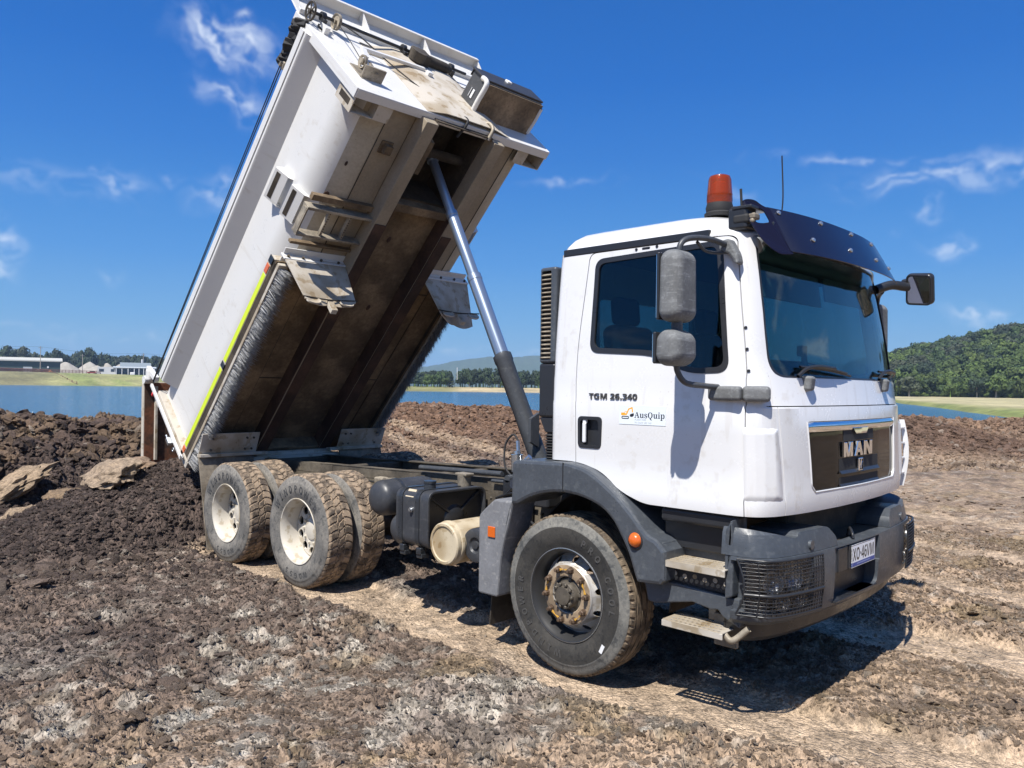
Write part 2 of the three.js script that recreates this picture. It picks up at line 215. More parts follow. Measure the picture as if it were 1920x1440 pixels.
// ------------------------------------------------------------------ materials
const mat = (color, rough = 0.6, o = {}) => new THREE.MeshStandardMaterial({ color: Array.isArray(color) ? new THREE.Color().setRGB(...color) : color, roughness: rough, ...o });
const phys = (color, rough, o) => new THREE.MeshPhysicalMaterial({ color: Array.isArray(color) ? new THREE.Color().setRGB(...color) : color, roughness: rough, ...o });
const M = {
  white: phys([0.70, 0.70, 0.695], 0.32, { map: paintMap, clearcoat: 0.5, clearcoatRoughness: 0.12, roughnessMap: roughMap }),
  tray: mat([0.69, 0.68, 0.65], 0.5, { map: paintMap, roughnessMap: roughMap, bumpMap: grainBump, bumpScale: 0.001 }),
  trayDirty: mat([0.60, 0.56, 0.49], 0.75, { map: dirtyWhite, bumpMap: grainBump, bumpScale: 0.002 }),
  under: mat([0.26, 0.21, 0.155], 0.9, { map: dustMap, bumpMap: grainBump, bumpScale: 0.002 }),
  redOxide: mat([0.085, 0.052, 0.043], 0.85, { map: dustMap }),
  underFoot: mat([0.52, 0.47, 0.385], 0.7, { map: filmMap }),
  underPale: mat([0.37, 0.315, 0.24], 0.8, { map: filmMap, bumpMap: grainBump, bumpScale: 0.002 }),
  soot: mat([0.075, 0.065, 0.055], 0.9, { map: dustMap }),
  grey: mat([0.205, 0.232, 0.268], 0.5, { map: plasticMap, roughnessMap: roughMap, bumpMap: grainBump, bumpScale: 0.0008 }),
  greyDust: mat([0.55, 0.56, 0.585], 0.75, { map: plasticMap, bumpMap: grainBump, bumpScale: 0.001 }),
  black: mat([0.022, 0.023, 0.026], 0.5, { roughnessMap: roughMap }),
  blackDust: mat([0.085, 0.08, 0.075], 0.8, { map: dustMap }),
  frame: mat([0.15, 0.142, 0.13], 0.8, { map: dustMap, bumpMap: grainBump, bumpScale: 0.002 }),
  mirrorShell: mat([0.40, 0.415, 0.42], 0.75, { map: scuffMap, bumpMap: grainBump, bumpScale: 0.001 }),
  tank: mat([0.09, 0.10, 0.115], 0.45, { map: plasticMap, roughnessMap: roughMap }),
  tankDust: mat([0.135, 0.142, 0.158], 0.6, { map: plasticMap, roughnessMap: roughMap }),
  beige: mat([0.64, 0.56, 0.41], 0.55, { map: dirtyWhite }),
  steel: phys([0.50, 0.52, 0.54], 0.3, { metalness: 0.85, roughnessMap: roughMap }),
  chrome: phys([0.86, 0.87, 0.88], 0.05, { metalness: 1 }),
  rod: phys([0.34, 0.40, 0.47], 0.28, { metalness: 0.75, clearcoat: 0.4, clearcoatRoughness: 0.1 }),
  barrel: mat([0.21, 0.225, 0.245], 0.45, { map: plasticMap, metalness: 0.2 }),
  galv: mat([0.46, 0.45, 0.43], 0.65, { map: dustMap, metalness: 0.2 }),
  stepMetal: mat([0.62, 0.59, 0.53], 0.6, { map: dirtyWhite, metalness: 0.1 }),
  hubSilver: mat([0.62, 0.61, 0.59], 0.5, { map: dirtyWhite, metalness: 0.35 }),
  hubDark: mat([0.16, 0.155, 0.15], 0.6, { map: dustMap, metalness: 0.3 }),
  rimWhite: mat([0.66, 0.63, 0.56], 0.5, { map: dirtyWhite }),
  rust: mat([0.9, 0.9, 0.9], 0.9, { map: rustMap, bumpMap: grainBump, bumpScale: 0.002 }),
  tyreFront: mat([0.22, 0.215, 0.205], 0.8, { map: tyreMap, bumpMap: grainBump, bumpScale: 0.001 }),
  tyreSide: mat([0.98, 0.96, 0.93], 0.85, { map: tyreMap, bumpMap: grainBump, bumpScale: 0.001 }),
  tread: mat([0.95, 0.95, 0.95], 0.95, { map: treadMap, bumpMap: grainBump, bumpScale: 0.003 }),
  barkDirt: mat([0.42, 0.35, 0.28], 0.85, { map: dustMap }),
  letter: mat([0.05, 0.05, 0.05], 0.7),
  rubber: mat([0.02, 0.02, 0.021], 0.75),
  yellow: mat([0.56, 0.31, 0.05], 0.5), orange: phys([0.62, 0.12, 0.012], 0.25, { clearcoat: 0.6 }),
  lime: mat([0.62, 0.76, 0.03], 0.5), label: mat([0.72, 0.73, 0.74], 0.6), red: mat([0.5, 0.03, 0.03], 0.5),
  amberGlass: phys([0.66, 0.13, 0.02], 0.12, { transmission: 0.75, thickness: 0, ior: 1.45, clearcoat: 0.5 }),
  glass: phys([0.52, 0.65, 0.65], 0.02, { transmission: 1, thickness: 0, ior: 1.5 }),
  tint: phys([0.40, 0.53, 0.55], 0.02, { transmission: 1, thickness: 0, ior: 1.52 }),
  visor: phys([0.012, 0.012, 0.030], 0.22, { transmission: 0.25, thickness: 0, specularIntensity: 0.6, roughnessMap: roughMap }),
  clear: phys([0.92, 0.93, 0.95], 0.05, { transmission: 1, thickness: 0, ior: 1.5 }),
  lampInner: phys([0.38, 0.38, 0.37], 0.25, { metalness: 0.9 }),
  interior: mat([0.075, 0.08, 0.085], 0.8), seat: mat([0.03, 0.033, 0.042], 0.9), curtain: mat([0.25, 0.27, 0.29], 0.8),
  mirrorGlass: phys([0.85, 0.85, 0.85], 0.02, { metalness: 1 }),
  gloss: phys([0.006, 0.0055, 0.005], 0.04, { specularIntensity: 0.55 }),
  bristle: mat([0.34, 0.34, 0.335], 0.85, { vertexColors: true }),
};
const fonts = new FontLoader(), bold = await fonts.loadAsync('fonts/droid/droid_sans_bold.typeface.json');
const text = (s, size, depth, seg = 3) => { const g = new TextGeometry(s, { font: bold, size, depth, curveSegments: seg, bevelEnabled: false }); g.computeBoundingBox(); const b = g.boundingBox; return g.translate(-(b.min.x + b.max.x) / 2, -(b.min.y + b.max.y) / 2, 0); };
// ================================================================== the place
const CAM = camera.position, FH = V3(FWD.x, 0, FWD.z).normalize(), RH = V3(-FH.z, 0, FH.x);
const bearing = (x, z) => { const dx = x - CAM.x, dz = z - CAM.z; return Math.atan2(dx * RH.x + dz * RH.z, dx * FH.x + dz * FH.z); };
const spot = (phi, r, y = 0) => V3(CAM.x + r * (Math.cos(phi) * FH.x + Math.sin(phi) * RH.x), y, CAM.z + r * (Math.cos(phi) * FH.z + Math.sin(phi) * RH.z));
const phiOf = (px) => Math.atan((px - 960) / FOCAL);
const heightAt = (px, py, r) => { const d = FWD.clone().addScaledVector(RIGHT, (px - 960) / FOCAL).addScaledVector(UPV, -(py - 720) / FOCAL); return CAM.y + r * d.y / Math.hypot(d.x, d.z); };   // how high something r metres off stands to be seen in this direction
const far = (px, py, r) => spot(phiOf(px), r, heightAt(px, py, r));
const lerpTable = (t, x) => { if (x <= t[0][0]) return t[0].slice(1); for (let i = 1; i < t.length; i++) if (x < t[i][0]) { const a = t[i - 1], b = t[i], k = (x - a[0]) / (b[0] - a[0]); return a.slice(1).map((v, j) => mix(v, b[j + 1], k)); } return t[t.length - 1].slice(1); };
const WATER = -1.0;
// the berm round the tip: [bearing, toe distance, crest distance, crest height]
const BERM = [[-1.6, 30, 45, 0.5], [-0.95, 13, 18, 1.0], [-0.6, 10.2, 12.9, 1.10], [-0.53, 10.4, 13.2, 1.08], [-0.44, 10.9, 13.8, 1.06], [-0.35, 12, 17, 1.02], [-0.17, 14, 25, 1.04], [-0.13, 15, 26, 1.12], [-0.03, 15, 26, 1.06], [0.03, 16, 26, 0.9], [0.25, 20, 28, 0.85], [0.457, 22, 30, 0.80], [0.52, 23, 31, 0.72], [0.58, 24, 33, 0.86], [0.75, 26, 36, 0.8], [1.3, 60, 75, 0.4], [3.2, 60, 75, 0.4]];
const rutZ = (x, s) => s * 1.02 - (x > 0.4 ? 0.05 * (x - 0.4) + 0.055 * (x - 0.4) ** 2 : 0) + 0.06 * (fbm(x * 0.5, s * 9, 2, 5) - 0.5);
function rut(x, z) { let m = 0; if (x > -6.2 && x < 9 && Math.abs(z) < 3.4) for (const s of [1, -1]) { const d = Math.abs(z - rutZ(x, s)), e = 0.14 * (fbm(x * 2.2, z * 2.2, 3, 44) - 0.5); m = Math.max(m, (1 - smooth(0.27 + e, 0.42 + e, d)) * smooth(-6.2, -5.4, x)); } if (x > -14 && x < 12 && z < -2 && z > -11) for (const [k, q] of [[-3.3, 0.1], [-5.2, 0.16], [-7.6, 0.05]]) { const d = Math.abs(z - k - q * x), e = 0.3 * (fbm(x * 0.9, z * 0.9, 3, 46) - 0.5); m = Math.max(m, 0.7 * (1 - smooth(0.15 + e, 0.45 + e, d))); } return m; }
const PILE = [-6.35, 0.25];
function pile(x, z) { const dx = Math.abs(x - PILE[0]) , dz = Math.max(0, Math.abs(z - PILE[1]) - 0.75), n = 0.5 * (fbm(x * 1.1, z * 1.1, 3, 12) - 0.5), d = Math.hypot(dx, dz) + n; return 0.93 * Math.pow(Math.max(0, 1 - d / 2.45), 0.95) * (1 - smooth(-5.55, -4.95, x + 0.25 * (fbm(x * 2, z * 2, 2, 14) - 0.5)) * smooth(-0.2, 0.6, z)); }
function bermMask(x, z) {
  const dx = x - CAM.x, dz = z - CAM.z, r = Math.hypot(dx, dz), b = bearing(x, z), [t, c, h] = lerpTable(BERM, b), w = 2.2 * (fbm(x * 0.23, z * 0.23, 3, 8) - 0.5);
  const up = smooth(t, c, r + w) * h * (1 + 0.22 * (fbm(x * 0.55, z * 0.55, 3, 31) - 0.5)), down = smooth(c + 1.5, c + 12, r);
  return [up, down, r, t, c];
}
function heap2(x, z) { const p = spot(0.485, 26), d = Math.hypot((x - p.x) / 4.2, (z - p.z) / 2.6); return 0.62 * Math.max(0, 1 - d); }
function groundH(x, z) {
  const [up, down, r] = bermMask(x, z), m = rut(x, z), pl = pile(x, z), rough = clamp(up * 1.3 + pl, 0, 1);
  let h = 0.055 + 0.10 * (fbm(x * 0.55, z * 0.55, 3, 1) - 0.5);
  const k = 1 - 0.86 * m, near = 1 - smooth(12, 30, r);
  const wx = x + 0.12 * (fbm(x * 3, z * 3, 2, 81) - 0.5), wz = z + 0.12 * (fbm(x * 3, z * 3, 2, 82) - 0.5), fade = 1 - smooth(9, 15, r);
  h += k * (0.085 * (fbm(x * 2.1, z * 2.1, 3, 2) - 0.5) + (0.05 + 0.05 * smooth(0.42, 0.6, fbm(x * 0.8, z * 0.8, 2, 84))) * (ridged(wx * 3.8, wz * 3.8, 3, 3) - 0.5) * near);
  if (r < 16) { const patch = 0.35 + 1.35 * smooth(0.4, 0.62, fbm(x * 1.3, z * 1.3, 3, 83)); h += k * fade * patch * (0.042 * (ridged(wx * 11, wz * 11, 3, 4) - 0.5) + 0.030 * (fbm(x * 24, z * 24, 3, 6) - 0.5) + 0.016 * (vnoise(x * 44, z * 44, 7) - 0.5)); h += m * fade * 0.008 * (fbm(x * 9, z * 22, 3, 9) - 0.5); }
  h -= m * 0.052;
  h += up + rough * (0.26 * (ridged(x * 0.9, z * 0.9, 3, 61) - 0.55) + 0.17 * (ridged(x * 2.6, z * 2.6, 3, 62) - 0.5) + (r < 19 ? 0.20 * (ridged(x * 5.5, z * 5.5, 3, 63) - 0.5) + 0.08 * (fbm(x * 16, z * 16, 2, 64) - 0.5) : 0)) + heap2(x, z);
  h = Math.max(h, pl > 0.01 ? pl + 0.06 * (ridged(x * 4, z * 4, 3, 71) - 0.5) + 0.05 * (ridged(x * 13, z * 13, 3, 72) - 0.5) + 0.03 * (fbm(x * 26, z * 26, 2, 73) - 0.5) : -9);
  h = mix(h, -3.2, down);
  const a = 1 - smooth(0.55, 1.0, Math.hypot((x + 0) / 1.1, z / 1.3)); // nothing pokes into the engine bay
  return h - a * 0.02;
}
const SOIL = { tan: [0.50, 0.36, 0.24], brown: [0.225, 0.163, 0.124], dark: [0.125, 0.088, 0.071], red: [0.28, 0.165, 0.10], pale: [0.52, 0.455, 0.37], rut: [0.70, 0.525, 0.355], grey: [0.32, 0.275, 0.235], ochre: [0.40, 0.29, 0.15] };
const blend = (a, b, t) => a.map((v, i) => mix(v, b[i], t));
function groundC(x, z) {
  const [up, down, r] = bermMask(x, z), m = rut(x, z), pl = pile(x, z), b = bearing(x, z);
  const n1 = fbm(x * 0.7, z * 0.7, 4, 201), n2 = fbm(x * 2.6, z * 2.6, 4, 202), n3 = fbm(x * 9, z * 9, 3, 203);
  let c = blend(SOIL.brown, SOIL.tan, smooth(-2.6, 1.4, x + 2.4 * (n1 - 0.5) + (r > 9 ? (b > 0.2 ? 3 : 0) : 0) + 0.25 * Math.max(0, -z)));
  c = blend(c, SOIL.brown, 0.7 * smooth(0.54, 0.64, n2) * (b > 0.1 ? 0.5 : 0.5));
  c = blend(c, SOIL.dark, 0.6 * smooth(0.56, 0.7, fbm(x * 1.4, z * 1.4, 4, 206)) * smooth(1.5, -2.0, x));
  c = blend(c, SOIL.grey, 0.65 * smooth(0.52, 0.68, fbm(x * 1.1, z * 1.1, 4, 204)) * smooth(3.4, 1.6, Math.hypot(x + 0.6, (z - 2.2) * 0.8)));
  c = blend(c, SOIL.pale, 0.95 * smooth(0.53, 0.63, fbm(x * 5.4 + 9, z * 5.4, 5, 205)) * smooth(0.38, 0.56, fbm(x * 1.2, z * 1.2, 3, 209)) * smooth(3.2, 1.2, Math.hypot(x + 0.8, (z - 2.1) * 1.0)) + 0.55 * smooth(0.66, 0.74, n3));
  c = blend(c, SOIL.ochre, 0.5 * smooth(0.62, 0.70, fbm(x * 1.9 + 4, z * 1.9, 5, 208)) * smooth(-3, 0, x));
  c = blend(c, SOIL.red, clamp(up * 1.6) * (b < 0.3 ? 0.95 : 0.75));
  if (b < -0.32) c = blend(c, blend(SOIL.dark, [0.27, 0.185, 0.115], smooth(0.36, 0.62, n2)), clamp(up * 1.8) * 0.85);
  if (b > 0.3) c = blend(c, blend(SOIL.red, SOIL.dark, 0.4), clamp(heap2(x, z) * 4));
  c = blend(c, SOIL.rut, clamp(m * (0.85 + 0.7 * (n2 - 0.5))));
  c = blend(c, blend(SOIL.dark, SOIL.brown, 0.25 * smooth(0.5, 0.65, n3)), smooth(0.02, 0.16, pl));
  return c.map((v) => v * (0.86 + 0.28 * n3));
}
{
  const lines = (fine, lo, hi) => { const out = [], g = 0.021; let v = fine[0][0]; for (const [a, b, st] of fine) { for (; v < b; v += st) out.push(v); } let st = fine[fine.length - 1][2]; v = out[out.length - 1]; while (v < hi) { st += st * g; v += st; out.push(v); } st = fine[0][2]; v = fine[0][0]; while (v > lo) { st += st * g; v -= st; out.unshift(v); } return out; };
  const xs = lines([[-15, -7.6, 0.05], [-7.6, -5, 0.034], [-5, 3.2, 0.0235]], -110, 110), zs = lines([[-4.5, -1.2, 0.042], [-1.2, 4.3, 0.0235]], -110, 110), nx = xs.length, nz = zs.length;
  const pos = new Float32Array(nx * nz * 3), col = new Float32Array(nx * nz * 3), uv = new Float32Array(nx * nz * 2), idx = new Uint32Array((nx - 1) * (nz - 1) * 6);
  for (let j = 0, k = 0; j < nz; j++) for (let i = 0; i < nx; i++, k++) { const x = xs[i], z = zs[j]; pos.set([x, groundH(x, z), z], k * 3); col.set(groundC(x, z), k * 3); uv.set([x, z], k * 2); }
  for (let j = 0, k = 0; j < nz - 1; j++) for (let i = 0; i < nx - 1; i++) { const a = j * nx + i, b = a + 1, c = a + nx, d = c + 1; idx.set([a, c, b, b, c, d], k); k += 6; }
  const g = new THREE.BufferGeometry(); g.setAttribute('position', new THREE.BufferAttribute(pos, 3)); g.setAttribute('color', new THREE.BufferAttribute(col, 3)); g.setAttribute('uv', new THREE.BufferAttribute(uv, 2)); g.setIndex(new THREE.BufferAttribute(idx, 1)); g.computeVertexNormals();
  const m = new THREE.Mesh(g, mat([1, 1, 1], 0.95, { map: soilMap, vertexColors: true, bumpMap: soilBump, bumpScale: 0.045 })); m.name = 'ground'; tag(m, 'churned brown and tan earth around the truck, rising to a berm at the lake', 'ground', null, 'structure'); m.receiveShadow = m.castShadow = true; scene.add(m);
}
// clods and crumbs
function clodGeometry(seed, detail = 2, flatness = 0.7, crease = 0.3, jit = 0.2) {
  const g = mergeVertices(new THREE.IcosahedronGeometry(1, detail).deleteAttribute('uv').deleteAttribute('normal')), p = g.attributes.position, v = V3();
  for (let i = 0; i < p.count; i++) { v.fromBufferAttribute(p, i).normalize(); const n = fbm(v.x * 1.7 + seed * 9, v.y * 1.7 + v.z * 2.3 + 5, 3, seed), q = fbm(v.x * 4 + seed, v.z * 4 - v.y * 3, 2, seed + 3); v.multiplyScalar(0.55 + 0.8 * n + 0.5 * (q - 0.5) + jit * (hash2(i, seed, 5) - 0.5)); p.setXYZ(i, v.x, v.y * flatness, v.z); }
  return metric(flat(toCreasedNormals(g, crease)));
}
const clodMat = mat([1, 1, 1], 0.95, { map: soilMap, bumpMap: soilBump, bumpScale: 0.01 });
function scatter(name, label, category, n, seed, shapes, place, group) {
  const r = rng(seed), mats = shapes.map(() => []), q = new THREE.Quaternion(), e = new THREE.Euler(), m = new THREE.Matrix4(), col = new THREE.Color();
  for (let i = 0; i < n; i++) { const s = place(r); if (!s) continue; const [x, y, z, w, c, tilt = 1] = s; e.set((r() - 0.5) * tilt, r() * 6.28, (r() - 0.5) * tilt); q.setFromEuler(e); m.compose(V3(x, y, z), q, V3(w * (0.7 + 0.7 * r()), w * (0.6 + 0.6 * r()), w * (0.7 + 0.7 * r()))); mats[Math.floor(r() * shapes.length)].push([m.clone(), c]); }
  shapes.forEach((g, k) => { const im = new THREE.InstancedMesh(g, clodMat, mats[k].length); mats[k].forEach(([mm, c], i) => { im.setMatrixAt(i, mm); im.setColorAt(i, col.setRGB(...c)); }); im.name = numbered(name); im.castShadow = im.receiveShadow = true; tag(im, label[k % label.length], category, null, 'stuff'); scene.add(im); });
}
const tint = (c, r, a = 0.5) => { const f = 1 - a / 2 + a * r(); return c.map((v) => v * f); };
const underWheel = (x, z) => (Math.abs(Math.abs(z) - 0.98) < 0.3 && Math.abs(x) < 0.42) || (Math.abs(Math.abs(z) - 0.92) < 0.42 && x < -2.7 && x > -4.95);
scatter('soil_crumb', ['small crumbs of dry earth strewn over the near ground'], 'soil', 110000, 501, [clodGeometry(1, 1, 0.75), clodGeometry(6, 1, 0.5)], (r) => { const a = r(), d = 1.8 + 10 * Math.pow(r(), 0.75), p = spot(mix(-0.72, 0.72, r()), d); if (rut(p.x, p.z) > 0.5 && r() < 0.95) return null; if (underWheel(p.x, p.z)) return null; const w = 0.003 + 0.013 * Math.pow(r(), 3.6) + 0.0005 * d; const c = groundC(p.x, p.z); return [p.x, groundH(p.x, p.z) + w * 0.1, p.z, w, tint(r() < 0.06 ? blend(c, SOIL.pale, 0.6) : c, r, 0.35), 3]; });
scatter('soil_clod', ['broken clods of earth on the churned ground beside the truck'], 'soil', 11000, 502, [clodGeometry(2, 2, 0.5), clodGeometry(7, 2, 0.38)], (r) => { const d = 2 + 14 * Math.pow(r(), 0.7), p = spot(mix(-0.72, 0.72, r()), d); if (rut(p.x, p.z) > 0.25 || underWheel(p.x, p.z)) return null; if (fbm(p.x * 0.8, p.z * 0.8, 3, 77) < 0.40 + 0.2 * r()) return null; const w = 0.010 + 0.034 * Math.pow(r(), 3.2) + 0.0008 * d; const c = groundC(p.x, p.z); return [p.x, groundH(p.x, p.z) - w * 0.05, p.z, w, tint(r() < 0.07 ? blend(c, SOIL.pale, 0.5) : c, r, 0.4), 0.9]; });
scatter('berm_clod', ['lumpy brown earth heaped along the berm by the lake', 'crumbly brown earth covering the berm by the lake'], 'soil', 70000, 503, [clodGeometry(3, 2, 0.75), clodGeometry(8, 2, 0.55)], (r) => { const phi = mix(-0.72, 0.75, r()), [t, c] = lerpTable(BERM, phi), p = spot(phi, mix(t - 2.5, c + 2.2, Math.pow(r(), 0.7))), left = phi < -0.33; const w = (left ? 0.016 : 0.026) + (left ? 0.10 : 0.09) * Math.pow(r(), 4.2) * (0.4 + 0.6 * clamp(fbm(p.x * 0.5, p.z * 0.5, 2, 78) * 1.6)); if (pile(p.x, p.z) > 0.1) return null; const q = groundC(p.x, p.z); return [p.x, groundH(p.x, p.z) - w * 0.05, p.z, w, tint(r() < 0.04 ? blend(q, SOIL.pale, 0.4) : q, r, 0.7), 2]; });
scatter('pile_clod', ['dark damp soil crumbs tipped behind the truck under the tailgate'], 'soil', 42000, 504, [clodGeometry(4, 2, 0.8), clodGeometry(9, 1, 0.7)], (r) => { const a = r() * 6.28, d = 2.8 * Math.sqrt(r()), x = PILE[0] + d * Math.cos(a), z = PILE[1] + (d + 0.75) * Math.sin(a); if (underWheel(x, z)) return null; const pl = pile(x, z); if (pl < 0.02 && r() < 0.75) return null; const w = 0.008 + 0.032 * Math.pow(r(), 4); return [x, groundH(x, z), z, w, tint(r() < 0.9 ? SOIL.dark : SOIL.brown, r, 0.7), 2]; });
// single lumps and slabs that stand out
function lump(name, label, at3, size, turn, color, seed, lean = [0, 0], flatness = 0.5) {
  const g = clodGeometry(seed, 6, flatness, 1.2, 0.05), m = new THREE.Mesh(g, mat(color, 0.95, { map: soilMap, bumpMap: soilBump, bumpScale: 0.008 })); m.name = numbered(name); m.position.set(...at3); m.rotation.set(lean[0], turn, lean[1], 'YXZ'); m.scale.set(...size); m.castShadow = m.receiveShadow = true; tag(m, label, 'clay slab'); scene.add(m); return m;
}
const onGround = (px, r, dy = 0) => { const p = spot(phiOf(px), r); return [p.x, groundH(p.x, p.z) + dy, p.z]; };
const clay = [0.43, 0.315, 0.205];
lump('clay_slab', 'long pale tan clay slab leaning on the dark berm at the left edge', onGround(20, 11.7, 0.02), [0.58, 0.16, 0.30], 1.0, clay, 21, [0.45, 0.5], 0.7);
lump('clay_slab', 'blunt tan clay lump at the foot of the long leaning slab', onGround(38, 10.8, 0.02), [0.27, 0.2, 0.2], 0.3, clay, 22, [0.3, 0.2]);
lump('clay_slab', 'cracked tan clay slab half buried by the dark pile behind the tailgate', onGround(212, 10.2, 0.06), [0.42, 0.2, 0.26], 0.25, [0.42, 0.315, 0.215], 23, [0.5, 0.1], 0.6);
lump('clay_slab', 'brown undercut clay slab just above the cracked one left of the tailgate', onGround(243, 10.7, 0.10), [0.42, 0.15, 0.25], 0.1, [0.36, 0.25, 0.165], 24, [0.2, 0.05], 0.6);
lump('clay_slab', 'low olive brown clay lump on the slope left of the cracked slab', onGround(122, 10.3, 0), [0.27, 0.13, 0.2], 0.4, [0.30, 0.205, 0.12], 25, [0.2, 0], 0.5);

// ------------------------------------------------------------------ the lake and its far shores
{
  const g = new THREE.CircleGeometry(1150, 96).rotateX(-Math.PI / 2); const uv = g.attributes.uv, p = g.attributes.position; for (let i = 0; i < uv.count; i++) uv.setXY(i, p.getX(i), p.getZ(i));
  const lake = new THREE.Mesh(g, phys([0.038, 0.145, 0.275], 0.12, { ior: 1.33, bumpMap: waveBump, bumpScale: 0.95 })); lake.name = 'lake'; lake.position.set(CAM.x, WATER, CAM.z); tag(lake, 'wide blue lake with small ripples behind the berm', 'lake', null, 'structure'); lake.receiveShadow = true; scene.add(lake);
  const bed = new THREE.Mesh(new THREE.CircleGeometry(8000, 96).rotateX(-Math.PI / 2), mat([0.16, 0.15, 0.08], 0.95)); bed.name = 'terrain'; bed.position.set(CAM.x, -3.4, CAM.z); tag(bed, 'low land reaching to the horizon', 'land', null, 'structure'); scene.add(bed);
}
function landSheet(name, label, category, nu, nv, f, color, material) {   // f(u, v) -> Vector3
  const g = surface(nu, nv, (u, v) => f(u, v).toArray()), p = g.attributes.position, c = new Float32Array(p.count * 3), uv = g.attributes.uv;
  for (let i = 0; i < p.count; i++) { c.set(color(uv.getX(i), uv.getY(i), p.getX(i), p.getZ(i)), i * 3); }
  for (let i = 0; i < p.count; i++) uv.setXY(i, p.getX(i), p.getZ(i));
  g.setAttribute('color', new THREE.BufferAttribute(c, 3));
  const m = new THREE.Mesh(g, material); m.name = name; m.castShadow = m.receiveShadow = true; tag(m, label, category, null, 'structure'); scene.add(m); return m;
}
const grassMat = mat([1, 1, 1], 0.95, { map: grassMap, vertexColors: true });
const bankTop = (px) => lerpTable([[-400, 695], [0, 696], [110, 699], [180, 701], [290, 704], [520, 712]], px)[0];
landSheet('grass_bank', 'sloping grass bank on the far side of the lake at left', 'bank', 120, 14, (u, v) => { const px = mix(-500, 560, u), r = mix(612, 690, v) + 6 * (fbm(u * 40, 2, 3, 5) - 0.5), top = heightAt(px, bankTop(px), 690); return spot(phiOf(px), r, v < 0.85 ? mix(WATER - 0.4, top, smooth(0, 0.9, v / 0.85 * 0.9)) : top); }, (u, v, x, z) => { const px = mix(-500, 560, u), n = fbm(x * 0.05, z * 0.05, 4, 7), right = smooth(60, 150, px - 60 * v + 40); const dry = blend([0.40, 0.36, 0.17], [0.28, 0.26, 0.11], n), mown = blend([0.40, 0.45, 0.13], [0.52, 0.50, 0.2], smooth(0.35, 0.65, fbm(x * 0.02 + v * 6, z * 0.09, 3, 9))); return blend(dry, mown, right).map((q) => q * (v < 0.06 ? 0.6 : 1)); }, grassMat);
landSheet('yard', 'flat ground behind the left bank under the sheds and gravel heaps', 'ground', 40, 4, (u, v) => { const px = mix(-500, 560, u), r = mix(688, 1000, v); return spot(phiOf(px), r, heightAt(px, bankTop(px), 690) - 0.1); }, () => [0.5, 0.45, 0.33], grassMat);
landSheet('sand_bank', 'pale sandy strip at the far shore behind the hoist', 'bank', 90, 10, (u, v) => { const px = mix(420, 1500, u), r = mix(402, 520, v) + 5 * (fbm(u * 50, 3, 3, 6) - 0.5), top = 1.05; return spot(phiOf(px), r, v < 0.4 ? mix(WATER - 0.3, top, smooth(0, 1, v / 0.4)) : top + 0.5 * v); }, (u, v, x, z) => { const px = mix(420, 1500, u), n = fbm(x * 0.06, z * 0.06, 4, 17), s = smooth(830, 880, px) * smooth(0.6, 0.4, v) ; return blend(blend([0.40, 0.42, 0.13], [0.46, 0.40, 0.16], n), blend([0.98, 0.78, 0.45], [0.7, 0.55, 0.30], n), clamp(s * 0.9)); }, grassMat);
const shoreR = (phi) => lerpTable([[0.2, 412], [0.40, 300], [0.45, 240], [0.458, 206], [0.492, 165], [0.523, 129], [0.567, 101], [0.65, 70], [0.8, 55], [1.4, 60], [2.4, 120]], phi)[0];
landSheet('field', 'strip of dry yellow grass between the lake and the wooded hill', 'field', 160, 26, (u, v) => { const phi = mix(0.2, 1.9, u * u * 0.5 + u * 0.5), s = shoreR(phi) * (1 + 0.02 * (fbm(u * 90, 1, 3, 3) - 0.5)), r = mix(s, 430, v), y = mix(WATER - 0.25, -0.25, smooth(0, 0.06, v)) + 0.25 * (fbm(u * 60, v * 30, 3, 19) - 0.5) * smooth(0, 0.05, v); return spot(phi, r, y); }, (u, v, x, z) => { const n = fbm(x * 0.06, z * 0.06, 4, 27), m = fbm(x * 0.25, z * 0.25, 3, 28); return blend(blend([0.22, 0.32, 0.07], [0.45, 0.44, 0.13], m), blend([0.82, 0.72, 0.40], [0.68, 0.60, 0.30], n), smooth(0.03, 0.13, v + 0.10 * (n - 0.5))); }, grassMat);
// wooded hill on the right
const skyline = (phi) => lerpTable([[0.2, 2], [0.40, 14], [0.452, 25], [0.482, 29], [0.506, 32.5], [0.529, 36], [0.550, 41], [0.572, 44.5], [0.64, 52], [0.8, 58], [1.1, 50], [1.5, 40], [1.9, 10]], phi)[0];
const hillH = (phi, r) => { const t = smooth(395, 660, r), n = 5 * (fbm(phi * 18, r * 0.012, 3, 33) - 0.5); return -0.4 + skyline(phi) * (t * 0.92 + 0.0) + n * t - 24 * smooth(670, 1000, r); };
landSheet('hill', 'wooded hill beyond the lake at right', 'hill', 90, 30, (u, v) => { const phi = mix(0.2, 1.9, u), r = mix(388, 1000, v); return spot(phi, r, hillH(phi, r) - 0.6); }, (u, v, x, z) => blend([0.10, 0.14, 0.05], [0.17, 0.19, 0.08], fbm(x * 0.03, z * 0.03, 3, 4)), grassMat);
const blueTop = (px) => lerpTable([[300, 700], [640, 698], [800, 688], [840, 679], [880, 673], [920, 670], [960, 671], [985, 668], [1010, 667], [1060, 665], [1200, 660], [1400, 672], [1700, 690]], px)[0];
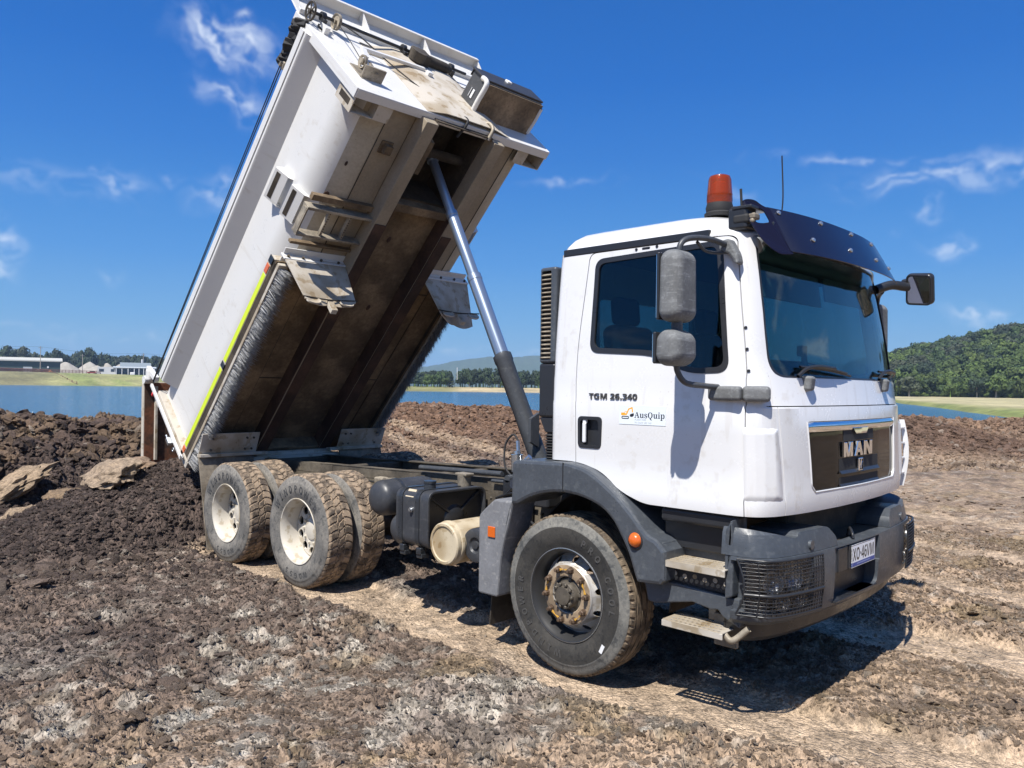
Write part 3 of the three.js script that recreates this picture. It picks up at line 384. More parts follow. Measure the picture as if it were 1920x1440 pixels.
landSheet('distant_hills', 'blue hazy range of hills far beyond the lake', 'hill', 260, 12, (u, v) => { const px = mix(300, 1700, u), r = mix(2600, 3700, v), top = heightAt(px, blueTop(px), 3500) + 9 * (fbm(u * 120, 5, 3, 3) - 0.5); return spot(phiOf(px), r, mix(-2, top, smooth(0, 0.82, v)) + 10 * (fbm(u * 30, v * 6, 4, 8) - 0.5) * (v < 0.8 ? 1 : 0)); }, (u, v, x, z) => blend([0.09, 0.16, 0.10], [0.15, 0.2, 0.12], fbm(x * 0.006, z * 0.006, 4, 3)), grassMat);

// ------------------------------------------------------------------ trees
const leafMat = mat([1, 1, 1], 0.8, { vertexColors: true }), barkMat = mat([0.30, 0.27, 0.22], 0.9);
function crownGeometry(seed, kind) {                       // leaf clumps on lobes; 1 = crown radius
  const r = rng(seed), pos = [], nor = [], col = [], lobes = [], tall = kind === 'pine' ? 2.6 : kind === 'gum' ? 1.35 : 0.95, n = kind === 'pine' ? 16 : 15;
  for (let i = 0; i < n; i++) { const a = r() * 6.28, k = i / n, q = kind === 'pine' ? 0.62 * (1 - k) : 0.64 * Math.sqrt(r()), y = kind === 'pine' ? 0.3 + k * tall : 0.55 + tall * (0.1 + 0.75 * r() * (1 - q * q * 0.9)); lobes.push([q * Math.cos(a), y, q * Math.sin(a), kind === 'pine' ? 0.42 * (1.08 - k) + 0.05 : 0.24 + 0.22 * r(), 0.75 + 0.5 * r()]); }
  const c = V3(), d = V3(), u = V3(), w = V3(), nn = V3();
  for (const [x, y, z, s, tone] of lobes) for (let i = 0; i < 95; i++) {
    d.set(r() - 0.5, r() - 0.45, r() - 0.5).normalize(); const rad = s * (0.72 + 0.38 * r()); c.set(x, y, z).addScaledVector(d, rad); c.y = y + (c.y - y) * 0.78;
    u.set(r() - 0.5, r() - 0.5, r() - 0.5).normalize(); w.crossVectors(u, d).normalize(); u.crossVectors(w, d).normalize().multiplyScalar(1).addScaledVector(d, 0.7 * (r() - 0.5)); const L = 0.05 + 0.065 * r();
    nn.copy(d).add(V3(r() - 0.5, r() - 0.5, r() - 0.5).multiplyScalar(0.7)).normalize(); const t = tone * (0.75 + 0.5 * r());
    const A = c.clone().addScaledVector(u, L), B = c.clone().addScaledVector(w, L * 0.8), C = c.clone().addScaledVector(u, -L), D = c.clone().addScaledVector(w, -L * 0.8);
    for (const v of [A, B, C, A, C, D]) { pos.push(v.x, v.y, v.z); nor.push(nn.x, nn.y, nn.z); col.push(t, t, t); }
  }
  const g = new THREE.BufferGeometry(); g.setAttribute('position', new THREE.Float32BufferAttribute(pos, 3)); g.setAttribute('normal', new THREE.Float32BufferAttribute(nor, 3)); g.setAttribute('color', new THREE.Float32BufferAttribute(col, 3)); return g;
}
function withTrunk(g, pale) { const t = flat(new THREE.CylinderGeometry(0.035, 0.06, 1.1, 6, 1, true).translate(0, 0.45, 0)); t.deleteAttribute('uv'); const n = t.attributes.position.count; t.setAttribute('color', new THREE.Float32BufferAttribute(new Float32Array(n * 3).fill(pale ? 4 : 0.9), 3)); return mergeGeometries([g, t]); }
const crowns = [withTrunk(crownGeometry(11, 'round')), withTrunk(crownGeometry(12, 'gum'), true), withTrunk(crownGeometry(13, 'round')), withTrunk(crownGeometry(14, 'gum'), true), withTrunk(crownGeometry(15, 'round'))];
const GREEN = [[0.040, 0.068, 0.018], [0.030, 0.050, 0.019], [0.062, 0.096, 0.018], [0.052, 0.064, 0.032], [0.022, 0.038, 0.017], [0.076, 0.108, 0.02]];
function wood(name, label, n, seed, place) {
  const r = rng(seed), per = crowns.map(() => []), col = new THREE.Color();
  for (let i = 0; i < n; i++) { const s = place(r, i); if (!s) continue; const [p, R, H, c] = s; per[Math.floor(r() * crowns.length)].push([new THREE.Matrix4().compose(p, new THREE.Quaternion().setFromAxisAngle(V3(0, 1, 0), r() * 6.28), V3(R, H, R)), c]); }
  const gs = per.map((list, k) => { const im = new THREE.InstancedMesh(crowns[k], leafMat, Math.max(1, list.length)); list.forEach(([m, c], i) => { im.setMatrixAt(i, m); im.setColorAt(i, col.setRGB(...c)); }); im.castShadow = im.receiveShadow = true; return im; });
  const root = new THREE.Group(); root.name = name; tag(root, label, 'forest', null, 'stuff'); gs.forEach((im, k) => { im.name = ['foliage', 'tall_foliage', 'dense_foliage', 'pale_foliage', 'low_foliage'][k]; root.add(im); }); scene.add(root);
}
const leaf = (r, set) => { const a = GREEN[set[Math.floor(r() * set.length)]]; return tint(a, r, 0.5); };
wood('hill_forest', 'dense mixed green forest covering the hill at right', 6200, 901, (r, i) => { const phi = i < 5200 ? mix(0.40, 0.64, r()) : mix(0.64, 1.85, r()), rr = mix(398, 700, Math.pow(r(), 0.9)), edge = rr < 412; const R = (i < 5200 ? 1 : 1.9) * (1.9 + 4.6 * Math.pow(r(), 3)) * (edge ? 0.85 : 1), zone = fbm(phi * 26, rr * 0.014, 3, 71); const set = zone > 0.56 ? [3, 1, 3, 0] : zone < 0.44 ? [2, 5, 0, 2] : [0, 1, 4, 2]; return [spot(phi, rr, hillH(phi, rr) - 0.5), R, R * (0.9 + 0.4 * r()), leaf(r, set)]; });
wood('shore_wood', 'row of dark green trees along the far shore behind the hoist', 420, 902, (r, i) => { const px = mix(520, 1330, r()), rr = mix(445, 540, r()), front = rr < 460; const tall = heightAt(px, lerpTable([[520, 700], [700, 704], [790, 700], [850, 697], [940, 695], [1000, 699], [1330, 700]], px)[0], rr) - 1.2, R = (front ? 2.0 : 3.2) + 1.6 * r(); return [spot(phiOf(px), rr, 1.1), R, tall / 1.5 * (front ? 0.45 + 0.4 * r() : 0.75 + 0.35 * r()), leaf(r, front ? [2, 0, 1] : [1, 4, 0, 4])]; });
wood('left_wood', 'belt of dark eucalypt trees behind the sheds at left', 1500, 903, (r) => { const px = mix(-420, 560, r()), rr = mix(800, 930, r()), y0 = heightAt(px, bankTop(px), 690), H = heightAt(px, lerpTable([[-420, 655], [30, 655], [75, 662], [110, 662], [150, 659], [200, 664], [240, 668], [290, 667], [340, 664], [560, 672]], px)[0], 830) - y0, R = 4 + 3.4 * r(); return [spot(phiOf(px), rr, y0 - 0.5), R, H / 1.55 * (0.45 + 0.52 * Math.sqrt(r())), leaf(r, [1, 4, 3, 4])]; });
function tree(label, px, r, top, R, kind, c, base) { const y0 = base, p = spot(phiOf(px), r, y0), H = heightAt(px, top, r) - y0, t = thing('tree', label, 'tree', p.toArray()), g = crownGeometry(Math.round(px), kind), s = H / (kind === 'pine' ? 3.05 : kind === 'gum' ? 1.75 : 1.4); const cr = new THREE.Mesh(g, new THREE.MeshStandardMaterial({ color: new THREE.Color().setRGB(...c), roughness: 0.8, vertexColors: true })); cr.scale.set(R, s, R); cr.name = 'crown'; cr.castShadow = true; t.add(cr); part('trunk', cyl([0, 0, 0], [0, H * 0.6, 0], R * 0.07, R * 0.03, 8), barkMat, t); }
{
  const y = heightAt(190, bankTop(190), 690), yl = heightAt(20, bankTop(20), 690);
  tree('pointed pine standing above the other trees behind the gravel heaps', 190, 790, 657, 3.6, 'pine', GREEN[4], y);
  tree('spreading eucalypt above the green shed at the left edge', 11, 800, 649, 7.5, 'gum', GREEN[1], yl);
  tree('eucalypt rising behind the shed just left of the tall power pole', 38, 800, 652, 8, 'gum', GREEN[3], yl);
  tree('rounded dark tree behind the first gravel heap', 107, 795, 657, 7.5, 'round', GREEN[4], y);
  tree('broad dark tree behind the thin middle power pole', 165, 800, 657, 8.5, 'round', GREEN[1], y);
  tree('dark pointed tree on the shore left of the white mast', 843, 450, 693, 3.4, 'pine', GREEN[4], 1.2);
  tree('bushy dark tree on the shore right of the white mast', 880, 452, 694, 4.2, 'round', GREEN[1], 1.2);
  tree('round dense tree on the shore beside the hoist barrel', 935, 450, 695, 4.6, 'round', GREEN[4], 1.2);
  tree('round bright green tree at the foot of the hill at right', 1868, 396, 706, 5.8, 'round', GREEN[2], -0.4);
  tree('dark round tree at the foot of the hill left of the bright one', 1832, 394, 712, 4.6, 'round', GREEN[4], -0.4);
  tree('grey green she-oak at the water end of the wooded hill', 1705, 392, 706, 6, 'gum', GREEN[3], -0.4);
}
// ------------------------------------------------------------------ buildings, heaps, poles and fence on the left shore
{
  const ground = (px) => heightAt(px, bankTop(px), 690), face = (px) => Math.atan2(-FH.x * Math.cos(phiOf(px)) - RH.x * Math.sin(phiOf(px)), -FH.z * Math.cos(phiOf(px)) - RH.z * Math.sin(phiOf(px)));
  const pxm = 720 / FOCAL;                                   // metres per frame unit at 720 m
  const shed = thing('shed', 'long dark green shed with pale roof at the left edge of the far shore', 'shed', spot(phiOf(20), 720, ground(20)).toArray(), face(20));
  part('wall', box(-34, 33, 0, 8.6, -12, 0, 0), mat([0.035, 0.065, 0.055], 0.7), shed);
  part('roof', exX([[1.5, 8.5], [1.5, 9.4], [-6, 11.6], [-13.5, 9.4], [-13.5, 8.5], [-6, 10.6]], -35, 34.5), mat([0.50, 0.49, 0.43], 0.5), shed);
  part('roller_door', box(8, 14, 0, 4.2, 0, 0.2, 0), mat([0.42, 0.45, 0.46], 0.6), shed); part('wall_lamp', box(24, 25.2, 3.4, 4.8, 0, 0.4, 0.2), M.label, shed);
  const heapMat = mat([0.44, 0.415, 0.37], 0.95, { map: filmMap }), heap = (label, px, w, top, r) => { const y0 = ground(px) - 0.5, H = heightAt(px, top, r) - y0, p = spot(phiOf(px), r, y0), W = w * r / FOCAL / 2; const g = surface(48, 14, (u, v) => { const a = u * Math.PI * 2, q = W * v * (1 + 0.16 * (fbm(Math.cos(a) * 2 + px, Math.sin(a) * 2, 3, 5) - 0.5)); return [q * Math.cos(a), H * (1 - Math.pow(v, 1.25)) * (1 - 0.12 * fbm(Math.cos(a) * 3 * v + px, Math.sin(a) * 3 * v, 3, 6)), q * Math.sin(a) * 0.7]; }); for (let i = 0; i < g.attributes.uv.count; i++) g.attributes.uv.setXY(i, g.attributes.position.getX(i) * 0.12, g.attributes.position.getY(i) * 0.12); const m = new THREE.Mesh(g, heapMat); m.name = numbered('gravel_heap'); m.position.copy(p); m.rotation.y = face(px); m.castShadow = m.receiveShadow = true; tag(m, label, 'gravel heap'); scene.add(m); };
  heap('pale gravel heap nearest the long green shed', 122, 66, 677, 770); heap('pale gravel heap right of the thin middle power pole', 168, 56, 677, 775); heap('low gravel heap between the tall heap and the white house', 182, 62, 684, 755); heap('gravel heap behind the white house, left one', 200, 44, 679, 790); heap('gravel heap behind the grey roof, right one', 226, 52, 680, 795);
  const h = thing('house', 'low white house with grey hip roof and dark verandah by the bank', 'house', spot(phiOf(232), 715, ground(232)).toArray(), face(232));
  part('wall', [box(-19, -6, 0, 6.2, -8, 0, 0)], mat([0.60, 0.60, 0.58], 0.6), h);
  const v0 = part('verandah', [box(-6, 23, 0.3, 5.4, -8, -1.5, 0), box(-6, 23, 0, 0.3, -8, 1, 0)], mat([0.035, 0.05, 0.055], 0.4), h);
  part('verandah_roof', exX([[1.6, 5.6], [1.6, 5.9], [-1.5, 6.9], [-8.5, 6.9], [-8.5, 5.6]], -8, 24), mat([0.42, 0.45, 0.46], 0.5), h);
  part('roof', exX([[-0.8, 6.6], [-5, 10.2], [-9.5, 6.6]], -3, 20), mat([0.20, 0.235, 0.255], 0.5), h);
  for (const x of [-5.6, -1.5, 3, 7.5, 11, 14.5, 18.5, 22.5]) part('post', box(x - 0.25, x + 0.25, 0, 5.7, 0.9, 1.4, 0), mat([0.72, 0.73, 0.73], 0.5), h);
  for (const [x0, x1] of [[-18, -14.5], [-9.5, -7]]) part('window', box(x0, x1, 2.4, 4.6, 0, 0.12, 0), mat([0.04, 0.05, 0.06], 0.2), h);
  part('white_tank', [box(4.5, 8, 0, 2.2, 1.8, 3.2, 0.4)], mat([0.78, 0.78, 0.76], 0.5), h);
  const car = (label, px, r, c, big) => { const k = thing('parked_car', label, 'car', spot(phiOf(px), r, ground(px)).toArray(), face(px)); part('body', [exZ([[-2.2, 0.35], [-2.2, 0.95], [-1.2, 1.05], [-0.7, 1.6], [1.2, 1.6], [1.9, 1.0], [2.25, 0.9], [2.25, 0.35]].map(([x, y]) => [x * big, y * big]), -1.7, 0, 0.15, 0.05)], mat(c, 0.35), k); part('window', [exZ([[-0.95, 1.08], [-0.6, 1.5], [1.1, 1.5], [1.55, 1.08]].map(([x, y]) => [x * big, y * big]), 0, 0.02, 0.05, 0.004)], M.black, k); for (const x of [-1.4, 1.4]) part('wheel', cyl([x * big, 0.36 * big, -0.2], [x * big, 0.36 * big, 0.06], 0.36 * big), M.rubber, k); };
  car('small red car parked by the fence left of the white house', 172, 706, [0.42, 0.03, 0.03], 1.5); car('white ute parked between the red car and the house', 184, 706, [0.75, 0.75, 0.73], 1.15); car('orange machine parked at the foot of the first gravel heap', 89, 712, [0.62, 0.26, 0.05], 1.4); car('cream vehicle parked beside the tall power pole', 70, 712, [0.72, 0.62, 0.36], 1.3);
  const wood2 = mat([0.36, 0.31, 0.25], 0.9), pole = (label, px, r, top, extra) => { const y0 = ground(px) - 0.5, H = heightAt(px, top, r) - y0, p = thing('power_pole', label, 'power pole', spot(phiOf(px), r, y0).toArray(), face(px) + 0.4); part('post', cyl([0, 0, 0], [0, H, 0], 0.30, 0.22, 10), wood2, p); part('crossarm', box(-1.6, 1.6, H - 1.4, H - 1.1, -0.12, 0.12, 0), wood2, p); if (extra) part('transformer', box(-1.9, -0.5, H - 9.5, H - 5.5, 0.2, 1.4, 0.15), M.label, p); };
  pole('tallest power pole in front of the green shed', 75, 700, 649, false); pole('thin power pole between the two big gravel heaps', 154, 712, 664, false); pole('power pole with white transformer behind the grey roof', 268, 745, 662, true);
  const wa = far(75, 650, 700), wb = far(268, 663, 745), wc = far(-120, 640, 680), wd = far(420, 668, 780);
  const wireR = 0.055; const pw = part('power_line', [tube([wc.toArray(), wa.clone().lerp(wc, 0.5).add(V3(0, -1.2, 0)).toArray(), wa.toArray()], wireR, 12, 4), tube([wa.toArray(), wa.clone().lerp(wb, 0.5).add(V3(0, -2.2, 0)).toArray(), wb.toArray()], wireR, 24, 4), tube([wb.toArray(), wb.clone().lerp(wd, 0.5).add(V3(0, -1.5, 0)).toArray(), wd.toArray()], wireR, 12, 4)], M.rubber, scene); tag(pw, 'overhead wire strung between the power poles at left', 'wire');
  const red = mat([0.17, 0.075, 0.055], 0.8), f1 = thing('fence', 'long red brown fence along the top of the left bank', 'fence', spot(phiOf(60), 695, 0).toArray(), 0), O1 = f1.position;
  let prev = null; for (let px = -40; px <= 192; px += 6.5) { const p = spot(phiOf(px), 695 + 0.05 * px, ground(px)).sub(O1); part('post', box(p.x - 0.14, p.x + 0.14, p.y - 0.3, p.y + 2.6, p.z - 0.14, p.z + 0.14, 0), red, f1); if (prev) for (const y of [0.7, 1.5, 2.3]) part('rail', cyl([prev.x, prev.y + y, prev.z], [p.x, p.y + y, p.z], px < 92 ? 0.36 : 0.16, px < 92 ? 0.36 : 0.16, 4), red, f1); prev = p; }
  const f2 = thing('fence', 'short dark post fence running down the grass bank to the water', 'fence', spot(phiOf(110), 650, 0).toArray(), 0), O2 = f2.position; prev = null;
  for (let i = 0; i < 7; i++) { const px = 90 + i * 9, p = far(px, lerpTable([[90, 699], [107, 705.5], [134, 718.5], [146, 722]], px)[0] , mix(680, 628, i / 6)).sub(O2); part('post', box(p.x - 0.22, p.x + 0.22, p.y - 0.6, p.y + 2.3, p.z - 0.22, p.z + 0.22, 0), red, f2); if (prev) for (const y of [0.9, 1.9]) part('rail', cyl([prev.x, prev.y + y, prev.z], [p.x, p.y + y, p.z], 0.13, 0.13, 4), red, f2); prev = p; }
  const mast = thing('mast', 'slim white mast rising among the shore trees behind the hoist', 'mast', far(857, 712, 470).toArray()); part('post', cyl([0, 0, 0], [0, 6.6, 0], 0.22, 0.16, 8), M.label, mast); part('cap', cyl([0, 6.6, 0], [0, 7.2, 0], 0.26, 0.2, 8), M.label, mast);
}
// ================================================================== the truck
const truck = thing('tipper_truck', 'white three-axle tipper truck with dark grey bumper, its tray raised over the soil heap', 'truck');
const P = (name, list, m, parent = truck, o) => part(name, list, m, parent, o);

// ------------------------------------------------------------------ cab shell: rings of [y, half width, front x, rear x]
const RINGS = [[1.10, 1.122, 1.43, -0.165], [1.17, 1.128, 1.452, -0.165], [1.255, 1.13, 1.462, -0.165], [1.29, 1.12, 1.458, -0.165], [1.45, 1.119, 1.455, -0.165], [1.62, 1.118, 1.448, -0.165], [1.765, 1.118, 1.44, -0.165], [1.785, 1.113, 1.428, -0.165], [1.92, 1.110, 1.412, -0.165], [1.955, 1.106, 1.396, -0.165], [2.1, 1.096, 1.378, -0.168], [2.3, 1.076, 1.352, -0.172], [2.5, 1.054, 1.318, -0.175], [2.68, 1.036, 1.282, -0.175], [2.755, 1.028, 1.262, -0.172], [2.765, 1.02, 1.252, -0.165], [2.81, 1.0, 1.21, -0.15], [2.855, 0.965, 1.14, -0.12], [2.89, 0.915, 1.05, -0.075], [2.915, 0.83, 0.92, -0.01], [2.93, 0.62, 0.66, 0.12]];
const ringAt = (y) => { let k = 0; while (k < RINGS.length - 2 && RINGS[k + 1][0] < y) k++; const a = RINGS[k], b = RINGS[k + 1], t = clamp((y - a[0]) / (b[0] - a[0])); return a.map((v, i) => mix(v, b[i], t)); };
const DROP = [[0, 0], [0.3, 0.008], [0.57, 0.03], [0.72, 0.052], [0.82, 0.075], [0.89, 0.1], [0.935, 0.13], [0.965, 0.165], [0.985, 0.205], [0.996, 0.25], [1, 0.3]];
const drop = (s) => { s = Math.abs(s); let k = 0; while (k < DROP.length - 2 && DROP[k + 1][0] < s) k++; const a = DROP[k], b = DROP[k + 1]; return mix(a[1], b[1], clamp((s - a[0]) / (b[0] - a[0]))); };
const cabFront = (y, z) => { const [, w, f] = ringAt(y); return f - drop(Math.min(1, Math.abs(z) / w)); };
const cabSide = (y) => ringAt(y)[1];
function outline(y, inset) {                               // closed loop of points around the cab at height y
  const [, w0, f0, r0] = ringAt(y), w = w0 - inset, f = f0 - inset, r = r0 + inset, pts = [], S = [0, 0.1, 0.2, 0.3, 0.4, 0.5, 0.6, 0.7, 0.77, 0.83, 0.88, 0.915, 0.94, 0.96, 0.975, 0.987, 0.996, 1];
  for (const s of [...S.slice(1).reverse().map((v) => -v), ...S]) pts.push([f - drop(s), s * w]);
  for (let i = 1; i < 8; i++) pts.push([mix(f - 0.3, r + 0.06, i / 8), w]);
  for (let i = 0; i <= 4; i++) { const a = i / 4 * Math.PI / 2; pts.push([r + 0.06 - 0.06 * Math.sin(a), w - 0.06 + 0.06 * Math.cos(a)]); }
  for (let i = 1; i < 6; i++) pts.push([r, mix(w - 0.06, -w + 0.06, i / 6)]);
  for (let i = 0; i <= 4; i++) { const a = i / 4 * Math.PI / 2; pts.push([r + 0.06 - 0.06 * Math.cos(a), -(w - 0.06 + 0.06 * Math.sin(a))]); }
  for (let i = 1; i < 8; i++) pts.push([mix(r + 0.06, f - 0.3, i / 8), -w]);
  return pts;
}
function cabSolid(inset, y0, y1) {
  const ys = [y0, ...RINGS.map((r) => r[0]).filter((y) => y > y0 + 0.004 && y < y1 - 0.004), y1], pos = [], idx = [], n = outline(1.5, 0).length;
  for (const y of ys) for (const [x, z] of outline(Math.min(y, 2.93), inset)) pos.push(x, y - (y === y1 ? inset * 0.5 : 0), z);
  for (let j = 0; j < ys.length - 1; j++) for (let i = 0; i < n; i++) { const k = (i + 1) % n, a = j * n + i, b = j * n + k, c = a + n, d = b + n; idx.push(a, c, b, b, c, d); }
  for (const [j, up] of [[0, 0], [ys.length - 1, 1]]) { const c = pos.length / 3; pos.push(0.45, ys[j] + (up ? 0.004 - inset * 0.5 : 0), 0); for (let i = 0; i < n; i++) { const a = j * n + i, b = j * n + (i + 1) % n; up ? idx.push(a, c, b) : idx.push(a, b, c); } }
  const g = new THREE.BufferGeometry(); g.setAttribute('position', new THREE.Float32BufferAttribute(pos, 3)); g.setIndex(idx);
  const c = toCreasedNormals(g, 0.5); return solid(c);
}
{
  const shell = cut(cabSolid(0, 1.10, 2.93), cabSolid(0.035, 1.02, 2.89));
  // the underside follows the wheel arch
  const below = rounded([[-0.5, 0.8], [-0.5, 1.385], [0.09, 1.392], [0.27, 1.345], [0.43, 1.235], [0.6, 1.178], [2, 1.178], [2, 0.8]], [0, 0, 0.1, 0.06, 0.08, 0.06, 0, 0]);
  const arch = solid(prism(below, -1.4, 1.4));
  const winPts = [[0.178, 2.115], [0.172, 2.672], [1.022, 2.692], [1.115, 1.985], [0.86, 1.975], [0.68, 2.085]], winR = [0.05, 0.05, 0.045, 0.06, 0.13, 0.14];
  const grow = (pts, d) => { const cx = 0.6, cy = 2.35; return pts.map(([x, y]) => { const a = Math.abs(x - cx) > 0.3 ? Math.sign(x - cx) : 0, b = y > cy ? 1 : -1; return [x + a * d, y + b * d]; }); };
  const winShape = rounded(winPts, winR), sealOut = rounded(grow(winPts, 0.024), winR.map((r) => r + 0.02)), sealIn = rounded(grow(winPts, -0.008), winR);
  const glassPts = [[-0.955, 1.948], [0.955, 1.948], [0.945, 2.25], [0.895, 2.7], [-0.895, 2.7], [-0.945, 2.25]], glassR = [0.13, 0.13, 0.3, 0.05, 0.05, 0.3];
  const toFront = (shape, x0, x1) => flipped(flat(prism(shape, x0, x1)).applyMatrix4(new THREE.Matrix4().set(0, 0, 1, 0, 0, 1, 0, 0, 1, 0, 0, 0, 0, 0, 0, 1)));
  const wind = solid(toFront(rounded(glassPts, glassR), 0.9, 1.7));
  const windSeal = solid(toFront(rounded(glassPts.map(([z, y]) => [z * 1.012, y + (y > 2.3 ? 0.014 : -0.01)]), glassR), 0.9, 1.7));
  const doorPts = [[0.075, 1.0], [0.048, 2.1], [0.095, 2.742], [1.118, 2.742], [1.17, 2.38], [1.228, 2.0], [1.238, 1.78], [1.246, 1.0]], doorR = [0, 0.2, 0.05, 0.05, 0.3, 0.3, 0.1, 0];
  const door0 = rounded(doorPts, doorR), inner = rounded(doorPts.map(([x, y]) => [x + (x < 0.6 ? 0.006 : -0.006), y + (y > 2.4 ? -0.006 : 0)]), doorR);
  const grille = solid(toFront(rounded([[-0.672, 1.288], [0.672, 1.288], [0.70, 1.69], [-0.70, 1.69]], [0.06, 0.06, 0.03, 0.03]), 1.3, 1.7));
  const recess = solid(prism(rounded([[0.10, 1.492], [0.262, 1.492], [0.268, 1.676], [0.094, 1.676]], 0.028), 1.06, 1.4));
  const seamH = solid(box(1.30, 1.7, 1.7735, 1.7795, -1.02, 1.02, 0));
  const seams = [1, -1].flatMap((s) => [solid(toFront(shapeOf(s > 0 ? [[0.905, 1.1], [0.910, 1.1], [0.957, 1.772], [0.952, 1.772]] : [[-0.910, 1.1], [-0.905, 1.1], [-0.952, 1.772], [-0.957, 1.772]]), 1.3, 1.6)), solid(box(1.3, 1.6, 1.782, 1.945, Math.min(s * 0.972, s * 0.977), Math.max(s * 0.972, s * 0.977), 0))]);
  const whole = cut(shell, arch);
  const sideR = solid(prism(door0, 0.9, 1.4)), sideL = solid(prism(door0, -1.4, -0.9)), inR = solid(prism(inner, 0.9, 1.4)), inL = solid(prism(inner, -1.4, -0.9));
  const windowR = solid(prism(winShape, 0.9, 1.4)), windowL = solid(prism(winShape, -1.4, -0.9));
  const roofCut = solid(box(-1, 2, 2.756, 3.1, -1.5, 1.5, 0));
  const rearWin = solid(toFront(rounded([[-0.62, 2.05], [0.62, 2.05], [0.62, 2.5], [-0.62, 2.5]], 0.06), -0.4, 0.1));
  const skin = cut(whole, roofCut, sideR, sideL, windSeal, grille, seamH, ...seams, rearWin);
  P('cab', skin.geometry, M.white);
  P('roof', meet(whole, roofCut).geometry, M.white);
  const glassBody = cut(cabSolid(0.006, 1.5, 2.93), cabSolid(0.011, 1.4, 2.90));
  const backGlass = P('rear_window', meet(glassBody, rearWin).geometry, M.tint);
  const sealBody = cut(cabSolid(-0.004, 1.5, 2.93), cabSolid(0.02, 1.4, 2.90));
  for (const [s, side, ins, win] of [[1, sideR, inR, windowR], [-1, sideL, inL, windowL]]) {
    const d = P('door', cut(meet(whole, ins), win, recess, solid(mirrorZ(flat(recess.geometry.clone())))).geometry, M.white);
    P('window_pane', meet(glassBody, win).geometry, M.tint, d);
    const so = solid(prism(sealOut, s > 0 ? 0.9 : -1.4, s > 0 ? 1.4 : -0.9)), si = solid(prism(sealIn, s > 0 ? 0.85 : -1.45, s > 0 ? 1.45 : -0.85));
    P('window_seal', cut(meet(sealBody, so), si).geometry, M.black, d);
    const Z = (g) => s > 0 ? g : mirrorZ(flat(g));
    P('handle_recess', Z(merged([ext(rounded([[0.09, 1.486], [0.268, 1.486], [0.274, 1.682], [0.084, 1.682]], 0.03), 1.065, 1.085, 0.004)])), M.black, d);
    P('handle_frame', Z(cut(solid(ext(rounded([[0.086, 1.483], [0.27, 1.483], [0.276, 1.685], [0.082, 1.685]], 0.034), 1.09, 1.126, 0.004)), solid(prism(rounded([[0.106, 1.503], [0.248, 1.503], [0.252, 1.664], [0.104, 1.664]], 0.03), 1.0, 1.3))).geometry), M.black, d);
    P('door_handle', Z(merged([box(0.122, 0.148, 1.515, 1.645, 1.108, 1.130, 0.01), box(0.118, 0.15, 1.635, 1.668, 1.098, 1.122, 0.012)])), M.label, d);
    if (s > 0) {
      P('model_badge', (() => { const g = text('TGM 26.340', 0.036, 0.006, 4); const b = g.boundingBox; g.scale(0.368 / (b.max.x - b.min.x), 1, 1); return at(g, 0.352, 1.815, 1.1135); })(), M.letter, d);
      const cv = document.createElement('canvas'); cv.width = 512; cv.height = 180; const c = cv.getContext('2d');
      c.fillStyle = '#dde5ea'; c.fillRect(0, 0, 512, 180);
      c.fillStyle = '#e9a52c'; c.fillRect(22, 70, 44, 26); c.fillRect(62, 58, 26, 36); c.fillStyle = '#dde5ea'; c.fillRect(67, 63, 15, 14); c.strokeStyle = '#e9a52c'; c.lineWidth = 13; c.beginPath(); c.moveTo(86, 82); c.lineTo(108, 36); c.lineTo(146, 22); c.lineTo(152, 66); c.stroke();
      c.fillStyle = '#22242a'; c.beginPath(); c.moveTo(124, 84); c.lineTo(164, 72); c.lineTo(168, 92); c.quadraticCurveTo(150, 120, 122, 104); c.fill(); c.strokeStyle = '#22242a'; c.lineWidth = 9; c.beginPath(); c.roundRect ? c.roundRect(32, 106, 76, 20, 10) : c.rect(32, 106, 76, 20); c.stroke();
      c.fillStyle = '#1c2230'; c.font = 'bold 76px serif'; c.fillText('AusQuip', 172, 116);
      c.fillStyle = '#8c959c'; c.font = '24px sans-serif'; c.fillText('PLANT HIRE', 176, 142); c.font = '24px sans-serif'; c.fillText('Ph: 0429 580 140', 176, 170);
      const t = new THREE.CanvasTexture(cv); t.colorSpace = THREE.SRGBColorSpace;
      P('company_sticker', new THREE.BoxGeometry(0.335, 0.115, 0.0016).translate(0.575, 1.705, 1.1195), mat([1, 1, 1], 0.4, { map: t }), d, { uv: true });
    }
  }
  const ws = P('windscreen', meet(glassBody, wind).geometry, M.glass);
  P('windscreen_seal', cut(meet(cut(cabSolid(-0.002, 1.5, 2.93), cabSolid(0.022, 1.4, 2.90)), windSeal), wind).geometry, M.black, ws);
  // black drip strip under the roof, both sides
  for (const s of [1, -1]) P('drip_strip', s > 0 ? box(-0.13, 0.965, 2.738, 2.786, 1.0, 1.034, 0.008) : box(-0.13, 0.965, 2.738, 2.786, -1.034, -1.0, 0.008), M.black);
  P('grab_hole', [cyl([0.46, 2.725, 1.02], [0.46, 2.725, 1.036], 0.009), cyl([0.61, 2.728, 1.02], [0.61, 2.728, 1.036], 0.009), box(0.5, 0.56, 2.718, 2.734, 1.02, 1.036, 0.007)], M.black);
  P('pillar_plug', [[2.21, 1.207], [2.09, 1.222], [1.97, 1.232]].map(([y, x]) => { const z = cabSide(y) * 0.962, c = cabFront(y, z); return cyl([c - 0.01, y, z - 0.012], [c + 0.0035, y, z + 0.0042], 0.0085, 0.0085, 14); }), M.black);

  // ---------------------------------------------------------------- cab inside
  P('cab_floor', [box(-0.1, 1.25, 1.25, 1.29, -1.06, 1.06), box(-0.12, -0.07, 1.3, 2.05, -1.04, 1.04), box(0.0, 1.0, 1.22, 1.55, -0.4, 0.4, 0.03)], M.interior);
